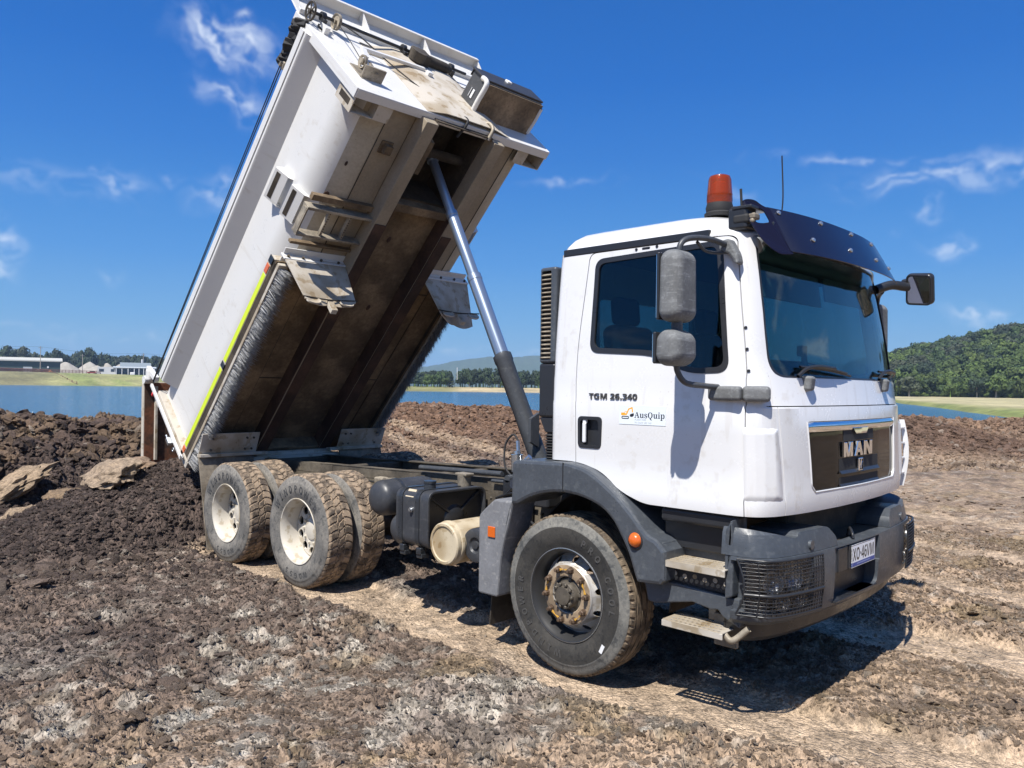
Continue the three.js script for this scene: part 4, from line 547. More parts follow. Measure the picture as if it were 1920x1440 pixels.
  P('dashboard', [exZ([[0.92, 1.3], [0.9, 1.78], [1.0, 1.9], [1.25, 1.9], [1.27, 1.3]], -0.93, 0.93, 0.05, 0.01), at(box(-0.2, 0.2, -0.08, 0.1, -0.24, 0.24, 0.06), 1.02, 1.92, 0.55, 0, 0, 0.2)], M.interior);
  const st = P('steering_wheel', at(new THREE.TorusGeometry(0.225, 0.017, 10, 40).rotateY(Math.PI / 2), 0.74, 1.83, 0.55, 0, 0, -0.95), M.black);
  P('steering_column', [cyl([0.74, 1.83, 0.55], [0.98, 1.66, 0.55], 0.035), box(0.72, 0.77, 1.8, 1.86, 0.34, 0.76, 0.02)], M.black, st);
  for (const z of [0.55, -0.55]) {
    const q = P('seat', [box(0.1, 0.58, 1.58, 1.7, z - 0.25, z + 0.25, 0.05), at(box(-0.07, 0.07, 0, 0.62, -0.24, 0.24, 0.06), 0.13, 1.68, z, 0, 0, 0.12)], M.seat);
    P('headrest', at(box(-0.05, 0.05, 0, 0.2, -0.13, 0.13, 0.045), 0.045, 2.3, z, 0, 0, 0.1), M.seat, q);
  }
  P('sun_blind', [at(box(-0.006, 0.006, -0.1, 0.1, -0.42, 0.42, 0.004), 1.17, 2.5, 0.42, 0, 0, 0.15), at(box(-0.006, 0.006, -0.08, 0.08, -0.38, 0.38, 0.004), 1.17, 2.53, -0.45, 0, 0, 0.15), box(0.95, 1.2, 2.62, 2.75, -0.92, 0.92, 0.04)], M.curtain);
  P('phone_mount', [cyl([1.2, 1.9, 0.22], [1.16, 2.1, 0.2], 0.022, 0.018), box(1.13, 1.17, 2.08, 2.15, 0.16, 0.24, 0.01), at(new THREE.SphereGeometry(0.045, 16, 12), 1.22, 1.93, 0.16)], M.black);
  P('headliner', box(-0.05, 1.1, 2.74, 2.77, -0.95, 0.95, 0.01), M.curtain);

  // ---------------------------------------------------------------- grille, letters, emblem
  const gx = (y, z, d = 0) => cabFront(y, z) + d;
  const sheet = (y0, y1, z0, z1, d, t = 0.006, ny = 3, nz = 14) => slab(nz, ny, (u, v) => { const z = mix(z0, z1, u), y = mix(y0, y1, v); return [gx(y, z, d), y, z]; }, t);
  const panelShape = (y) => { const k = (y - 1.292) / (1.69 - 1.292), e = y < 1.33 ? 0.035 * (1 - (y - 1.292) / 0.038) ** 2 : 0; return mix(0.668, 0.697, k) - e; };
  const gr = P('grille', slab(40, 20, (u, v) => { const y = mix(1.292, 1.638, v), w = panelShape(y), z = mix(w, -w, u); return [gx(y, z, -0.012), y, z]; }, 0.008), M.gloss);
  P('grille_edge', tube(Array.from({ length: 61 }, (_, i) => { const a = i / 60, per = [[0.70, 1.69], [0.668, 1.325], [0.63, 1.288], [-0.63, 1.288], [-0.668, 1.325], [-0.70, 1.69]], f = a * 5, k = Math.min(4, Math.floor(f)), z = mix(per[k][0], per[k + 1][0], f - k), y = mix(per[k][1], per[k + 1][1], f - k); return [gx(y, z, -0.001), y, z]; }), 0.006, 120, 6, false, 0), M.white, gr);
  P('chrome_bar', [slab(40, 6, (u, v) => { const z = mix(0.695, -0.695, u), y = mix(1.629, 1.687, v), b = Math.sin(v * Math.PI); return [gx(y, z, -0.006 + 0.010 * b), y, z]; }, 0.006), slab(12, 4, (u, v) => { const z = mix(1, -1, u) * mix(0.085, 0.125, v), y = mix(1.605, 1.64, v); return [gx(y, z, 0.004), y, z]; }, 0.006)], M.chrome, gr);
  for (const [y0, y1, w] of [[1.565, 1.632, 0.245], [1.372, 1.46, 0.315], [1.292, 1.346, 0.315]]) {
    P('grille_slot', sheet(y0, y1, w, -w, -0.0095, 0.004, 2, 16), M.rubber, gr);
    if (y0 !== 1.565) P('slot_ledge', slab(12, 2, (u, v) => { const z = mix(w, -w, u), y = mix(y0 - 0.002, y0 + 0.016, v); return [gx(y, z, mix(0.004, -0.008, v)), y, z]; }, 0.003), M.black, gr);
  }
  const turnToFront = (g) => g.rotateY(Math.PI / 2);
  P('badge_letters', ['M', 'A', 'N'].map((c, i) => { const z = 0.058 + (1 - i) * 0.156, g = new TextGeometry(c, { font: bold, size: 0.084, depth: 0.010, bevelEnabled: true, bevelSize: 0.003, bevelThickness: 0.004, bevelSegments: 2 }); g.computeBoundingBox(); const b = g.boundingBox; g.translate(-(b.min.x + b.max.x) / 2, 0, 0).scale(0.136 / (b.max.x - b.min.x), 1, 1); return at(turnToFront(g), gx(1.5, z, -0.006), 1.472, z); }), M.chrome, gr);
  P('emblem', [cut(solid(at(box(-0.009, 0.009, -0.04, 0.04, -0.033, 0.033, 0.006), gx(1.415, 0.04, 0.002), 1.415, 0.04)), solid(at(box(-0.02, 0.02, -0.032, 0.032, -0.026, 0.026, 0), gx(1.415, 0.04, 0.014), 1.415, 0.04))).geometry,
    at(turnToFront(new THREE.ExtrudeGeometry(shapeOf([[-0.018, -0.028], [-0.014, 0.0], [-0.006, 0.012], [0.0, 0.026], [0.012, 0.028], [0.017, 0.016], [0.010, 0.008], [0.014, -0.028], [0.006, -0.028], [0.003, -0.006], [-0.006, -0.008], [-0.010, -0.028]]), { depth: 0.008, bevelEnabled: false })), gx(1.415, 0.04, 0.0), 1.415, 0.04)], M.chrome, gr);

  // ---------------------------------------------------------------- corner deflectors and the vane on the far side
  for (const s of [1, -1]) {
    const f = (u, v) => { const y = mix(1.262, 1.662, v), k = mix(0.9885, 0.812 + 0.032 * v, u), w = cabSide(y), z = s * w * Math.min(0.9995, k < 0.9 ? k : 0.9 + (k - 0.9) * 1), e = -0.22 + 1.22 * Math.min(smooth(0, 0.10, v + 0.02), smooth(0, 0.075, 1 - v), smooth(0, 0.4, 1 - u), smooth(0, 0.05, u + 0.03)); const n = mix(1.0, 0.15, clamp((k - 0.84) / 0.145)); return [cabFront(y, z) + 0.019 * e * n, y, z + s * 0.019 * e * (1 - n * 0.8)]; };
    P('corner_panel', s > 0 ? surface(40, 40, f) : surface(40, 40, (u, v) => f(1 - u, v)), M.white);
  }
  const vane = P('corner_vane', slab(6, 14, (u, v) => { const y = mix(1.17, 1.66, v), k = Math.sin(v * Math.PI); return [1.30 + 0.03 * u + 0.03 * k, y, -1.155 - 0.02 * u - 0.012 * k]; }, 0.016), M.white);
  P('vane_slat', [1.27, 1.38, 1.49, 1.6].map((y) => box(1.20, 1.34, y - 0.006, y + 0.006, -1.165, -1.07, 0.003)), M.white, vane);

  // ---------------------------------------------------------------- wipers and nozzle caps
  for (const z of [0.655, -0.52]) {
    const c = P('wiper_cap', at(box(-0.035, 0.03, -0.05, 0.035, -0.035, 0.035, 0.018), gx(1.925, z, 0.015), 1.915, z, 0, 0, -0.12), M.mirrorShell);
    const e = (y, zz, d) => [gx(y, zz, d), y, zz];
    P('wiper_arm', tube([e(1.945, z + 0.10, 0.02), e(1.99, z + 0.02, 0.035), e(2.005, z - 0.1, 0.045), e(1.998, z - 0.3, 0.04)], 0.011, 24, 8), M.black, c);
    P('wiper_blade', [tube([e(2.0, z + 0.05, 0.012), e(1.988, z - 0.25, 0.022), e(1.96, z - 0.58, 0.012)], 0.008, 24, 6), tube([e(1.998, z - 0.1, 0.03), e(1.99, z - 0.3, 0.036), e(1.975, z - 0.5, 0.025)], 0.006, 16, 6)], M.black, c);
  }

  // ---------------------------------------------------------------- visor, beacon, aerials
  const vz = (s) => 0.95 * s, vx = (s, v) => mix(1.315, 1.462, v) - 0.115 * Math.pow(Math.abs(s), 2.4), vy = (s, v) => mix(2.905, 2.637, v);
  const vis = P('sun_visor', slab(48, 10, (u, v) => { const s = mix(mix(-0.985, -0.93, v), 0.90, u), k = v; return [vx(s, k), vy(s, k), vz(s)]; }, 0.006), M.visor);
  const cap = rounded([[0, 2.62], [0, 2.895], [0.05, 2.915], [0.09, 2.945], [0.15, 2.945], [0.165, 2.90], [0.15, 2.70], [0.10, 2.615]], [0, 0.01, 0.02, 0.05, 0.04, 0.04, 0.08, 0.05]);
  cap.holes.push(rounded([[0.045, 2.80], [0.045, 2.895], [0.135, 2.895], [0.135, 2.80]], 0.03));
  const capG = flat(ext(cap, 0, 0.007, 0.002)); { const p = capG.attributes.position; for (let i = 0; i < p.count; i++) { const t = p.getX(i), y = p.getY(i), d = p.getZ(i), k = clamp((2.905 - y) / 0.268), x0 = vx(0.885, k), z0 = vz(0.885); p.setXYZ(i, x0 - t * 0.52 - t * t * 0.8 + d * 0.86, y, z0 + t * 0.83 + d * 0.5); } capG.computeVertexNormals(); }
  P('visor_end', capG, M.visor, vis);
  for (const [s, v] of [[0.82, 0.1], [0.36, 0.1], [-0.12, 0.1], [-0.58, 0.1], [0.6, 0.62], [0.1, 0.62], [-0.4, 0.62], [-0.85, 0.62]]) { const x = vx(s, v), y = vy(s, v); P('visor_screw', lathe([[0, 0.014], [0.008, 0.013], [0.015, 0.006], [0.016, 0]], [x, y, vz(s)], [x + 0.8, y + 0.6, vz(s)], 12), M.steel, vis); }
  P('visor_bracket', [0.9, 0.45, 0, -0.45, -0.9].map((s) => box(1.14, vx(s, 0.4) - 0.008, vy(s, 0.4) - 0.015, vy(s, 0.4) + 0.015, vz(s) - 0.02, vz(s) + 0.02, 0.004)), M.black, vis);
  P('visor_bracket', [box(1.05, 1.17, 2.77, 2.90, 0.86, 0.985, 0.02), box(1.08, 1.20, 2.885, 2.905, 0.80, 0.99, 0.006)], M.black, vis);
  P('marker_lamp', [box(1.15, 1.21, 2.825, 2.86, 0.90, 0.97, 0.010), at(new THREE.SphereGeometry(0.016, 12, 10), 1.19, 2.815, 0.96)], M.galv, vis);
  const bc = P('beacon', lathe([[0, 0], [0.088, 0], [0.09, 0.02], [0.078, 0.03], [0.082, 0.055], [0.074, 0.085], [0, 0.087]], [0.885, 2.905, 0.78], [0.885, 3, 0.78], 40), M.rubber);
  P('beacon_lens', lathe([[0.074, 0.075], [0.077, 0.10], [0.075, 0.13], [0.0765, 0.133], [0.0745, 0.14], [0.068, 0.225], [0.06, 0.246], [0.04, 0.255], [0, 0.257], [0, 0.25], [0.04, 0.248], [0.056, 0.238], [0.064, 0.22], [0.070, 0.14], [0.072, 0.1], [0.07, 0.078]], [0.885, 2.905, 0.78], [0.885, 3, 0.78], 48), M.amberGlass, bc);
  P('beacon_reflector', [lathe([[0, 0.075], [0.03, 0.08], [0.028, 0.12], [0.045, 0.13], [0.05, 0.2], [0.03, 0.215], [0, 0.216]], [0.885, 2.905, 0.78], [0.885, 3, 0.78], 20)], phys([0.85, 0.25, 0.08], 0.3, {}), bc);
  P('aerial', [tube([[1.05, 2.9, 0.33], [1.09, 3.05, 0.365], [1.10, 3.32, 0.405]], 0.0042, 12, 6), lathe([[0.018, 0], [0.012, 0.03], [0.005, 0.06], [0, 0.07]], [1.045, 2.88, 0.33], [1.05, 3, 0.34])], M.rubber);
  P('aerial', [cyl([1.135, 2.84, 0.97], [1.13, 3.0, 0.98], 0.007), box(1.08, 1.18, 2.80, 2.86, 0.9, 0.99, 0.02), tube([[0.95, 2.92, 0.8], [1.04, 2.925, 0.88], [1.13, 2.86, 0.94]], 0.008)], M.rubber);

  // ---------------------------------------------------------------- mirrors, near side
  const head = (x, y, z, w, h, d) => { const g = new RoundedBoxGeometry(w, h, d, 6, Math.min(w, d) * 0.42); const p = g.attributes.position; for (let i = 0; i < p.count; i++) { const k = p.getY(i) / h; p.setX(i, p.getX(i) * (1 - 0.25 * k * k) + (p.getX(i) > 0 ? 0.015 * (1 - 4 * k * k) : 0)); p.setZ(i, p.getZ(i) * (1 - 0.12 * k)); } g.computeVertexNormals(); return at(g, x, y, z); };
  const mr = group('side_mirror', truck);
  P('mirror_head', head(1.0, 2.415, 1.42, 0.135, 0.385, 0.215), M.mirrorShell, mr);
  P('mirror_head', head(0.99, 2.085, 1.42, 0.15, 0.195, 0.22), M.mirrorShell, mr);
  P('mirror_lip', [box(0.928, 0.945, 2.235, 2.595, 1.325, 1.515, 0.008), box(0.91, 0.93, 2.0, 2.17, 1.322, 1.518, 0.008)], M.black, mr);
  P('mirror_glass', [box(0.921, 0.929, 2.245, 2.585, 1.335, 1.505, 0.002), box(0.903, 0.911, 2.01, 2.16, 1.332, 1.508, 0.002)], M.mirrorGlass, mr);
  P('mirror_arm', [tube([[1.005, 2.55, 1.42], [1.01, 2.64, 1.41], [1.03, 2.68, 1.35], [1.07, 2.69, 1.22], [1.095, 2.675, 1.06]], 0.016, 40, 10), tube([[1.0, 2.02, 1.42], [1.0, 1.96, 1.41], [1.02, 1.90, 1.36], [1.06, 1.885, 1.24], [1.09, 1.88, 1.14]], 0.016, 40, 10), cyl([1.0, 2.15, 1.42], [1.0, 2.25, 1.42], 0.03), tube([[1.045, 2.665, 1.3], [1.04, 2.63, 1.2], [1.06, 2.63, 1.1], [1.10, 2.64, 1.04]], 0.009)], M.barrel, mr);
  P('mirror_bracket', [exZ([[1.055, 2.70], [1.115, 2.71], [1.165, 2.62], [1.175, 2.565], [1.155, 2.56], [1.12, 2.62], [1.05, 2.65]], 1.015, 1.085, 0.02, 0.012), box(1.035, 1.232, 1.805, 1.885, 1.11, 1.165, 0.02)], M.mirrorShell, mr);
  P('bracket_cover', [at(box(-0.075, 0.07, -0.042, 0.045, -0.045, 0.03, 0.024), 1.295, 1.842, 1.085, 0, 0.62, 0)], M.mirrorShell, mr);
  // ---------------------------------------------------------------- mirrors, far side
  const fm = group('side_mirror', truck);
  P('mirror_head', [head(1.06, 2.33, -1.36, 0.12, 0.44, 0.2), head(1.06, 2.0, -1.34, 0.12, 0.18, 0.2)], M.mirrorShell, fm);
  P('mirror_arm', [tube([[1.17, 2.62, -1.02], [1.24, 2.66, -1.12], [1.30, 2.655, -1.2], [1.33, 2.65, -1.25]], 0.035, 20, 10), tube([[1.06, 2.53, -1.36], [1.08, 2.60, -1.33], [1.17, 2.62, -1.15]], 0.018), tube([[1.06, 1.93, -1.33], [1.07, 1.88, -1.28], [1.15, 1.86, -1.1]], 0.016)], M.black, fm);
  const km = group('front_mirror', truck), ka = at(new THREE.BufferGeometry().copy(new RoundedBoxGeometry(0.19, 0.235, 0.08, 6, 0.035)), 0, 0, -0.03);
  km.position.set(1.403, 2.625, -1.235); km.rotation.set(0.30, -0.10, -0.06);
  P('mirror_shell', [ka, at(box(-0.05, 0.02, -0.02, 0.05, -0.04, 0.02, 0.015), -0.09, 0.02, -0.04)], M.black, km);
  P('mirror_glass', at(ext(rounded([[-0.08, -0.098], [0.078, -0.103], [0.083, 0.098], [-0.07, 0.105]], 0.03), 0, 0.006, 0.002), 0, 0, 0.0085), M.mirrorGlass, km);
  P('mirror_rim', (() => { const s = rounded([[-0.091, -0.112], [0.09, -0.116], [0.095, 0.11], [-0.082, 0.118]], 0.036); s.holes.push(rounded([[-0.08, -0.098], [0.078, -0.103], [0.083, 0.098], [-0.07, 0.105]], 0.03)); return at(ext(s, 0, 0.012, 0.003), 0, 0, 0.009); })(), M.black, km);

  // ---------------------------------------------------------------- air intake stack behind the cab
  const ai = P('air_intake', cut(solid(box(-0.33, -0.185, 2.03, 2.685, 0.90, 1.045, 0.02)), solid(box(-0.31, -0.225, 2.055, 2.66, 0.98, 1.2, 0.01))).geometry, M.grey);
  for (let i = 0; i < 20; i++) P('louvre', at(box(-0.044, 0.044, -0.0035, 0.0035, -0.022, 0.022, 0.001), -0.268, 2.075 + i * 0.0295, 1.032, 0.5, 0, 0), M.galv, ai);
  P('intake_duct', [box(-0.335, -0.19, 1.66, 2.03, 0.9, 1.04, 0.02), exZ([[-0.33, 1.66], [-0.19, 1.66], [-0.19, 1.56], [-0.28, 1.56]], 0.92, 1.03, 0.01)], M.black, ai);
  P('bellows', [lathe([[0.05, 0], ...Array.from({ length: 19 }, (_, i) => [i % 2 ? 0.062 : 0.046, 0.008 + i * 0.0095]), [0.05, 0.19]], [-0.245, 1.37, 0.975], [-0.245, 2, 0.975], 24)], M.rubber, ai);
}
// ------------------------------------------------------------------ wheels
function arcText(s, R, from, to, size, a, depth = 0.004) {  // letters with their tops outward, running clockwise
  return [...s].map((c, i) => { if (c === ' ') return null; const g = text(c, size, depth, 3), d = mix(from, to, s.length > 1 ? i / (s.length - 1) : 0) * Math.PI / 180; return at(g, R * Math.cos(d), R * Math.sin(d), a, 0, 0, d - Math.PI / 2); });
}
function ringSheet(profile, n, bump) {                      // profile of [radius, along the axle], closed round the axle
  const pos = [], idx = [], m = profile.length;
  for (let i = 0; i <= n; i++) { const t = i / n * Math.PI * 2; for (const [r, a] of profile) { const q = r - (bump ? bump(t, a, r) : 0); pos.push(q * Math.cos(t), q * Math.sin(t), a); } }
  for (let i = 0; i < n; i++) for (let j = 0; j < m - 1; j++) { const a = i * m + j, b = a + 1, c = a + m, d = c + 1; idx.push(a, c, b, b, c, d); }
  const g = new THREE.BufferGeometry(); g.setAttribute('position', new THREE.Float32BufferAttribute(pos, 3)); g.setIndex(idx); return g;
}
const crease = (g, a = 0.7) => toCreasedNormals(g, a);
const fine = (p, k) => p.flatMap(([r, a], i) => i < p.length - 1 ? Array.from({ length: k }, (_, q) => [mix(r, p[i + 1][0], q / k), mix(a, p[i + 1][1], q / k)]) : [[r, a]]);
const side = [[0.285, 0.118], [0.30, 0.128], [0.315, 0.131], [0.335, 0.140], [0.37, 0.147], [0.41, 0.150], [0.44, 0.148]], shoulder = [[0.44, 0.148], [0.452, 0.147], [0.454, 0.145], [0.475, 0.142], [0.494, 0.135], [0.503, 0.129], [0.5045, 0.127]];
const back = (p) => p.map(([r, a]) => [r, -a]).reverse();
{
  const treadF = [[0.5045, 0.127], [0.516, 0.119], [0.5215, 0.108], [0.523, 0.09], [0.5235, 0.0835], [0.5235, 0.0825], [0.5235, 0.0735], [0.5235, 0.0725], [0.524, 0.04], [0.524, 0.033], [0.524, 0.032], [0.524, 0.022], [0.524, 0.021], [0.524, 0]];
  const tF = [...treadF, ...treadF.slice(0, -1).map(([r, a]) => [r, -a]).reverse()];
  const notch = 62, bumpF = (t, a, r) => { const A = Math.abs(a), f = (t / (2 * Math.PI) * notch) % 1; let d = 0; if ((A < 0.0832 && A > 0.0728) || (A < 0.0325 && A > 0.0215)) d = 0.011; if (A > 0.105 && f < 0.17) d = 0.010; return d; };
  const makeFront = () => {
    const w = group('front_wheel', truck);
    P('tyre_sidewall', [crease(ringSheet(side, 120), 1), crease(ringSheet(back(side), 120), 1)], M.tyreFront, w);
    P('tyre_shoulder', [crease(ringSheet(shoulder, 120), 1), crease(ringSheet(back(shoulder), 120), 1)], mat([0.85, 0.87, 0.86], 0.85, { map: tyreMap, bumpMap: grainBump, bumpScale: 0.001 }), w);
    P('tyre_tread', crease(ringSheet(tF, notch * 6, bumpF), 0.5), mat([0.55, 0.55, 0.53], 0.9, { map: treadMap, bumpMap: grainBump, bumpScale: 0.002 }), w);
    P('tyre_lettering', [arcText('WINDPOWER', 0.385, -97, -187, 0.047, 0.1475), arcText('PRO COOL', 0.388, 66, -6, 0.045, 0.1475)], mat([0.058, 0.056, 0.053], 0.8), w);
    P('tyre_tag', at(box(-0.012, 0.012, -0.028, 0.028, 0, 0.003, 0.001), 0.415 * Math.cos(-0.72), 0.415 * Math.sin(-0.72), 0.1485, 0, 0, -0.45), M.label, w);
    P('rim', [lathe([[0.292, 0.118], [0.303, 0.126], [0.305, 0.132], [0.300, 0.137], [0.292, 0.134], [0.286, 0.120], [0.272, 0.100], [0.264, 0.060], [0.258, 0.0], [0.262, -0.06], [0.28, -0.11], [0.30, -0.125]], [0, 0, 0], [0, 0, 1], 72)], mat([0.05, 0.05, 0.05], 0.4, { metalness: 0.4 }), w);
    P('rim_edge', lathe([[0.3005, 0.1365], [0.304, 0.136], [0.306, 0.132]], [0, 0, 0], [0, 0, 1], 72), M.steel, w);
    const disc = new THREE.Shape(); disc.absarc(0, 0, 0.258, 0, Math.PI * 2);
    const hole = new THREE.Path(); hole.absarc(0, 0, 0.200, 0, Math.PI * 2, true); disc.holes.push(hole);
    for (let i = 0; i < 10; i++) { const a = (i + 0.35) / 10 * Math.PI * 2, h = new THREE.Path(); h.absarc(0.2315 * Math.cos(a), 0.2315 * Math.sin(a), 0.021, 0, Math.PI * 2, true); disc.holes.push(h); }
    const cone = new THREE.ExtrudeGeometry(disc, { depth: 0.010, bevelEnabled: false, curveSegments: 64 }); { const p = cone.attributes.position; for (let i = 0; i < p.count; i++) p.setZ(i, p.getZ(i) + mix(0.095, 0.012, (Math.hypot(p.getX(i), p.getY(i)) - 0.2) / 0.058)); cone.computeVertexNormals(); }
    const d = P('wheel_disc', [flat(cone), lathe([[0.2005, 0.094], [0.2, 0.106], [0.196, 0.115], [0.188, 0.12], [0.122, 0.12], [0.117, 0.116], [0.117, 0.07]], [0, 0, 0], [0, 0, 1], 64)], M.hubSilver, w);
    P('wheel_flange', lathe([[0.193, 0.1185], [0.187, 0.122], [0.124, 0.122], [0.119, 0.1185]], [0, 0, 0], [0, 0, 1], 64), M.barkDirt, w);
    P('hub', [lathe([[0.116, 0.06], [0.112, 0.088], [0.104, 0.098], [0.092, 0.104], [0.086, 0.142], [0.080, 0.150], [0.062, 0.153], [0.058, 0.166], [0, 0.17]], [0, 0, 0], [0, 0, 1], 48), ...Array.from({ length: 5 }, (_, i) => { const a = (i + 0.1) / 5 * Math.PI * 2; return at(box(0.06, 0.112, -0.014, 0.014, 0.09, 0.118, 0.006), 0, 0, 0, 0, 0, a); })], M.hubDark, w);
    P('hub_bolt', Array.from({ length: 10 }, (_, i) => { const a = i / 10 * Math.PI * 2; return lathe([[0.0115, 0], [0.0115, 0.016], [0.008, 0.02], [0, 0.02]], [0.073 * Math.cos(a), 0.073 * Math.sin(a), 0.148], [0.073 * Math.cos(a), 0.073 * Math.sin(a), 1], 6); }), M.hubDark, w);
    for (let i = 0; i < 10; i++) {
      const a = (i + 0.15) / 10 * Math.PI * 2, x = 0.1675 * Math.cos(a), y = 0.1675 * Math.sin(a), pair = i % 2 ? -1 : 1;
      P('wheel_nut', [lathe([[0.026, 0], [0.026, 0.004], [0.019, 0.005], [0.0185, 0.028], [0.012, 0.033], [0.012, 0.045], [0, 0.046]], [x, y, 0.119], [x, y, 1], 6)], mat([0.14, 0.10, 0.075], 0.7, { map: dustMap }), w);
      P('nut_indicator', [at(ext(shapeOf([[-0.008, 0.019], [0.008, 0.019], [0.0, 0.052]]), -0.002, 0.006, 0.001), x, y, 0.132, 0, 0, a + (pair > 0 ? 0 : Math.PI) + pair * 0.18)], M.yellow, w);
    }
    return w;
  };
  // driven wheels: open blocks with deep slots
  const tR = Array.from({ length: 41 }, (_, i) => { const a = mix(0.127, -0.127, i / 40), A = Math.abs(a); return [A > 0.11 ? mix(0.522, 0.5045, (A - 0.11) / 0.017) : 0.5225 - 0.0 * A, a]; });
  const lugs = 46, bumpR = (t, a) => { const A = Math.abs(a), s = a > 0 ? 0 : 0.5, c = A - 0.05, f = ((t / (2 * Math.PI) * lugs + s + 2.2 * A + 6 * c * c * 10) % 1 + 1) % 1; let d = 0; if (A > 0.034 && f < 0.19) d = 0.0095; if (A < 0.036) { const g = ((t / (2 * Math.PI) * lugs * 1 + a * 9) % 1 + 1) % 1; if (g < 0.14) d = 0.010; } const z = 0.03 + 0.006 * Math.sign(Math.sin(t * lugs)); if (Math.abs(A - z) < 0.0035) d = 0.014; return d; };
  const makeRear = (inner) => {
    const w = group('rear_wheel', truck);
    P('tyre_sidewall', [crease(ringSheet([...side, ...shoulder], 120), 1), crease(ringSheet(back([...side, ...shoulder]), 120), 1)], M.tyreSide, w);
    P('tyre_tread', crease(ringSheet(tR, lugs * 10, bumpR), 0.5), M.tread, w);
    if (!inner) P('tyre_lettering', [arcText('WINDPOWER', 0.392, 146, 38, 0.062, 0.1465), arcText('WDG55', 0.40, -66, -112, 0.05, 0.1465)], M.letter, w);
    P('rim', [lathe([[0.292, 0.118], [0.303, 0.126], [0.305, 0.132], [0.300, 0.137], [0.292, 0.134], [0.286, 0.122], [0.276, 0.105], [0.270, 0.07], [0.268, 0.02], [0.264, -0.01], [0.262, -0.03], [0.257, -0.045], [0.25, -0.055]], [0, 0, 0], [0, 0, 1], 72)], M.rimWhite, w);
    const disc = new THREE.Shape(); disc.absarc(0, 0, 0.25, 0, Math.PI * 2);
    for (let i = 0; i < 10; i++) { const a = (i + 0.5) / 10 * Math.PI * 2, h = new THREE.Path(); h.absarc(0.202 * Math.cos(a), 0.202 * Math.sin(a), 0.040, 0, Math.PI * 2, true); disc.holes.push(h); }
    P('wheel_disc', [ext(disc, -0.036, -0.023, 0, 24), lathe([[0.15, -0.024], [0.145, -0.021], [0.13, -0.020], [0, -0.020]], [0, 0, 0], [0, 0, 1], 40)], M.rimWhite, w);
    P('brake_drum', lathe([[0.0, -0.09], [0.235, -0.09], [0.235, -0.14], [0, -0.14]], [0, 0, 0], [0, 0, 1], 40), M.soot, w);
    if (!inner) P('hub', [lathe([[0.095, -0.024], [0.092, -0.008], [0.07, 0.0], [0, 0.004]], [0, 0, 0], [0, 0, 1], 32), ...Array.from({ length: 10 }, (_, i) => { const a = i / 10 * Math.PI * 2; return lathe([[0.014, 0], [0.014, 0.022], [0, 0.022]], [0.13 * Math.cos(a), 0.13 * Math.sin(a), -0.021], [0.15 * Math.cos(a), 0.15 * Math.sin(a), 1], 6); })], M.rimWhite, w);
    return w;
  };
  const put = (w, x, z, turn, roll) => { w.position.set(x, 0.518, z); w.rotation.set(0, turn, 0); w.children.forEach(() => {}); if (roll) w.rotation.z = roll; return w; };
  const copy = (w, x, z, turn, roll = 0) => { const c = w.clone(); truck.add(c); c.rotation.order = 'YXZ'; return put(c, x, z, turn, roll); };
  const fw = put(makeFront(), 0, 0.993, 0); copy(fw, 0, -0.993, Math.PI);
  const rw = put(makeRear(false), -3.1225, 1.085, 0), ri = put(makeRear(true), -3.1225, 0.735, Math.PI);
  copy(rw, -4.526, 1.085, 0, 0.05); copy(rw, -3.1225, -1.085, Math.PI); copy(rw, -4.526, -1.085, Math.PI);
  copy(ri, -4.526, 0.735, Math.PI, 0.3); copy(ri, -3.1225, -0.735, 0); copy(ri, -4.526, -0.735, 0);
}
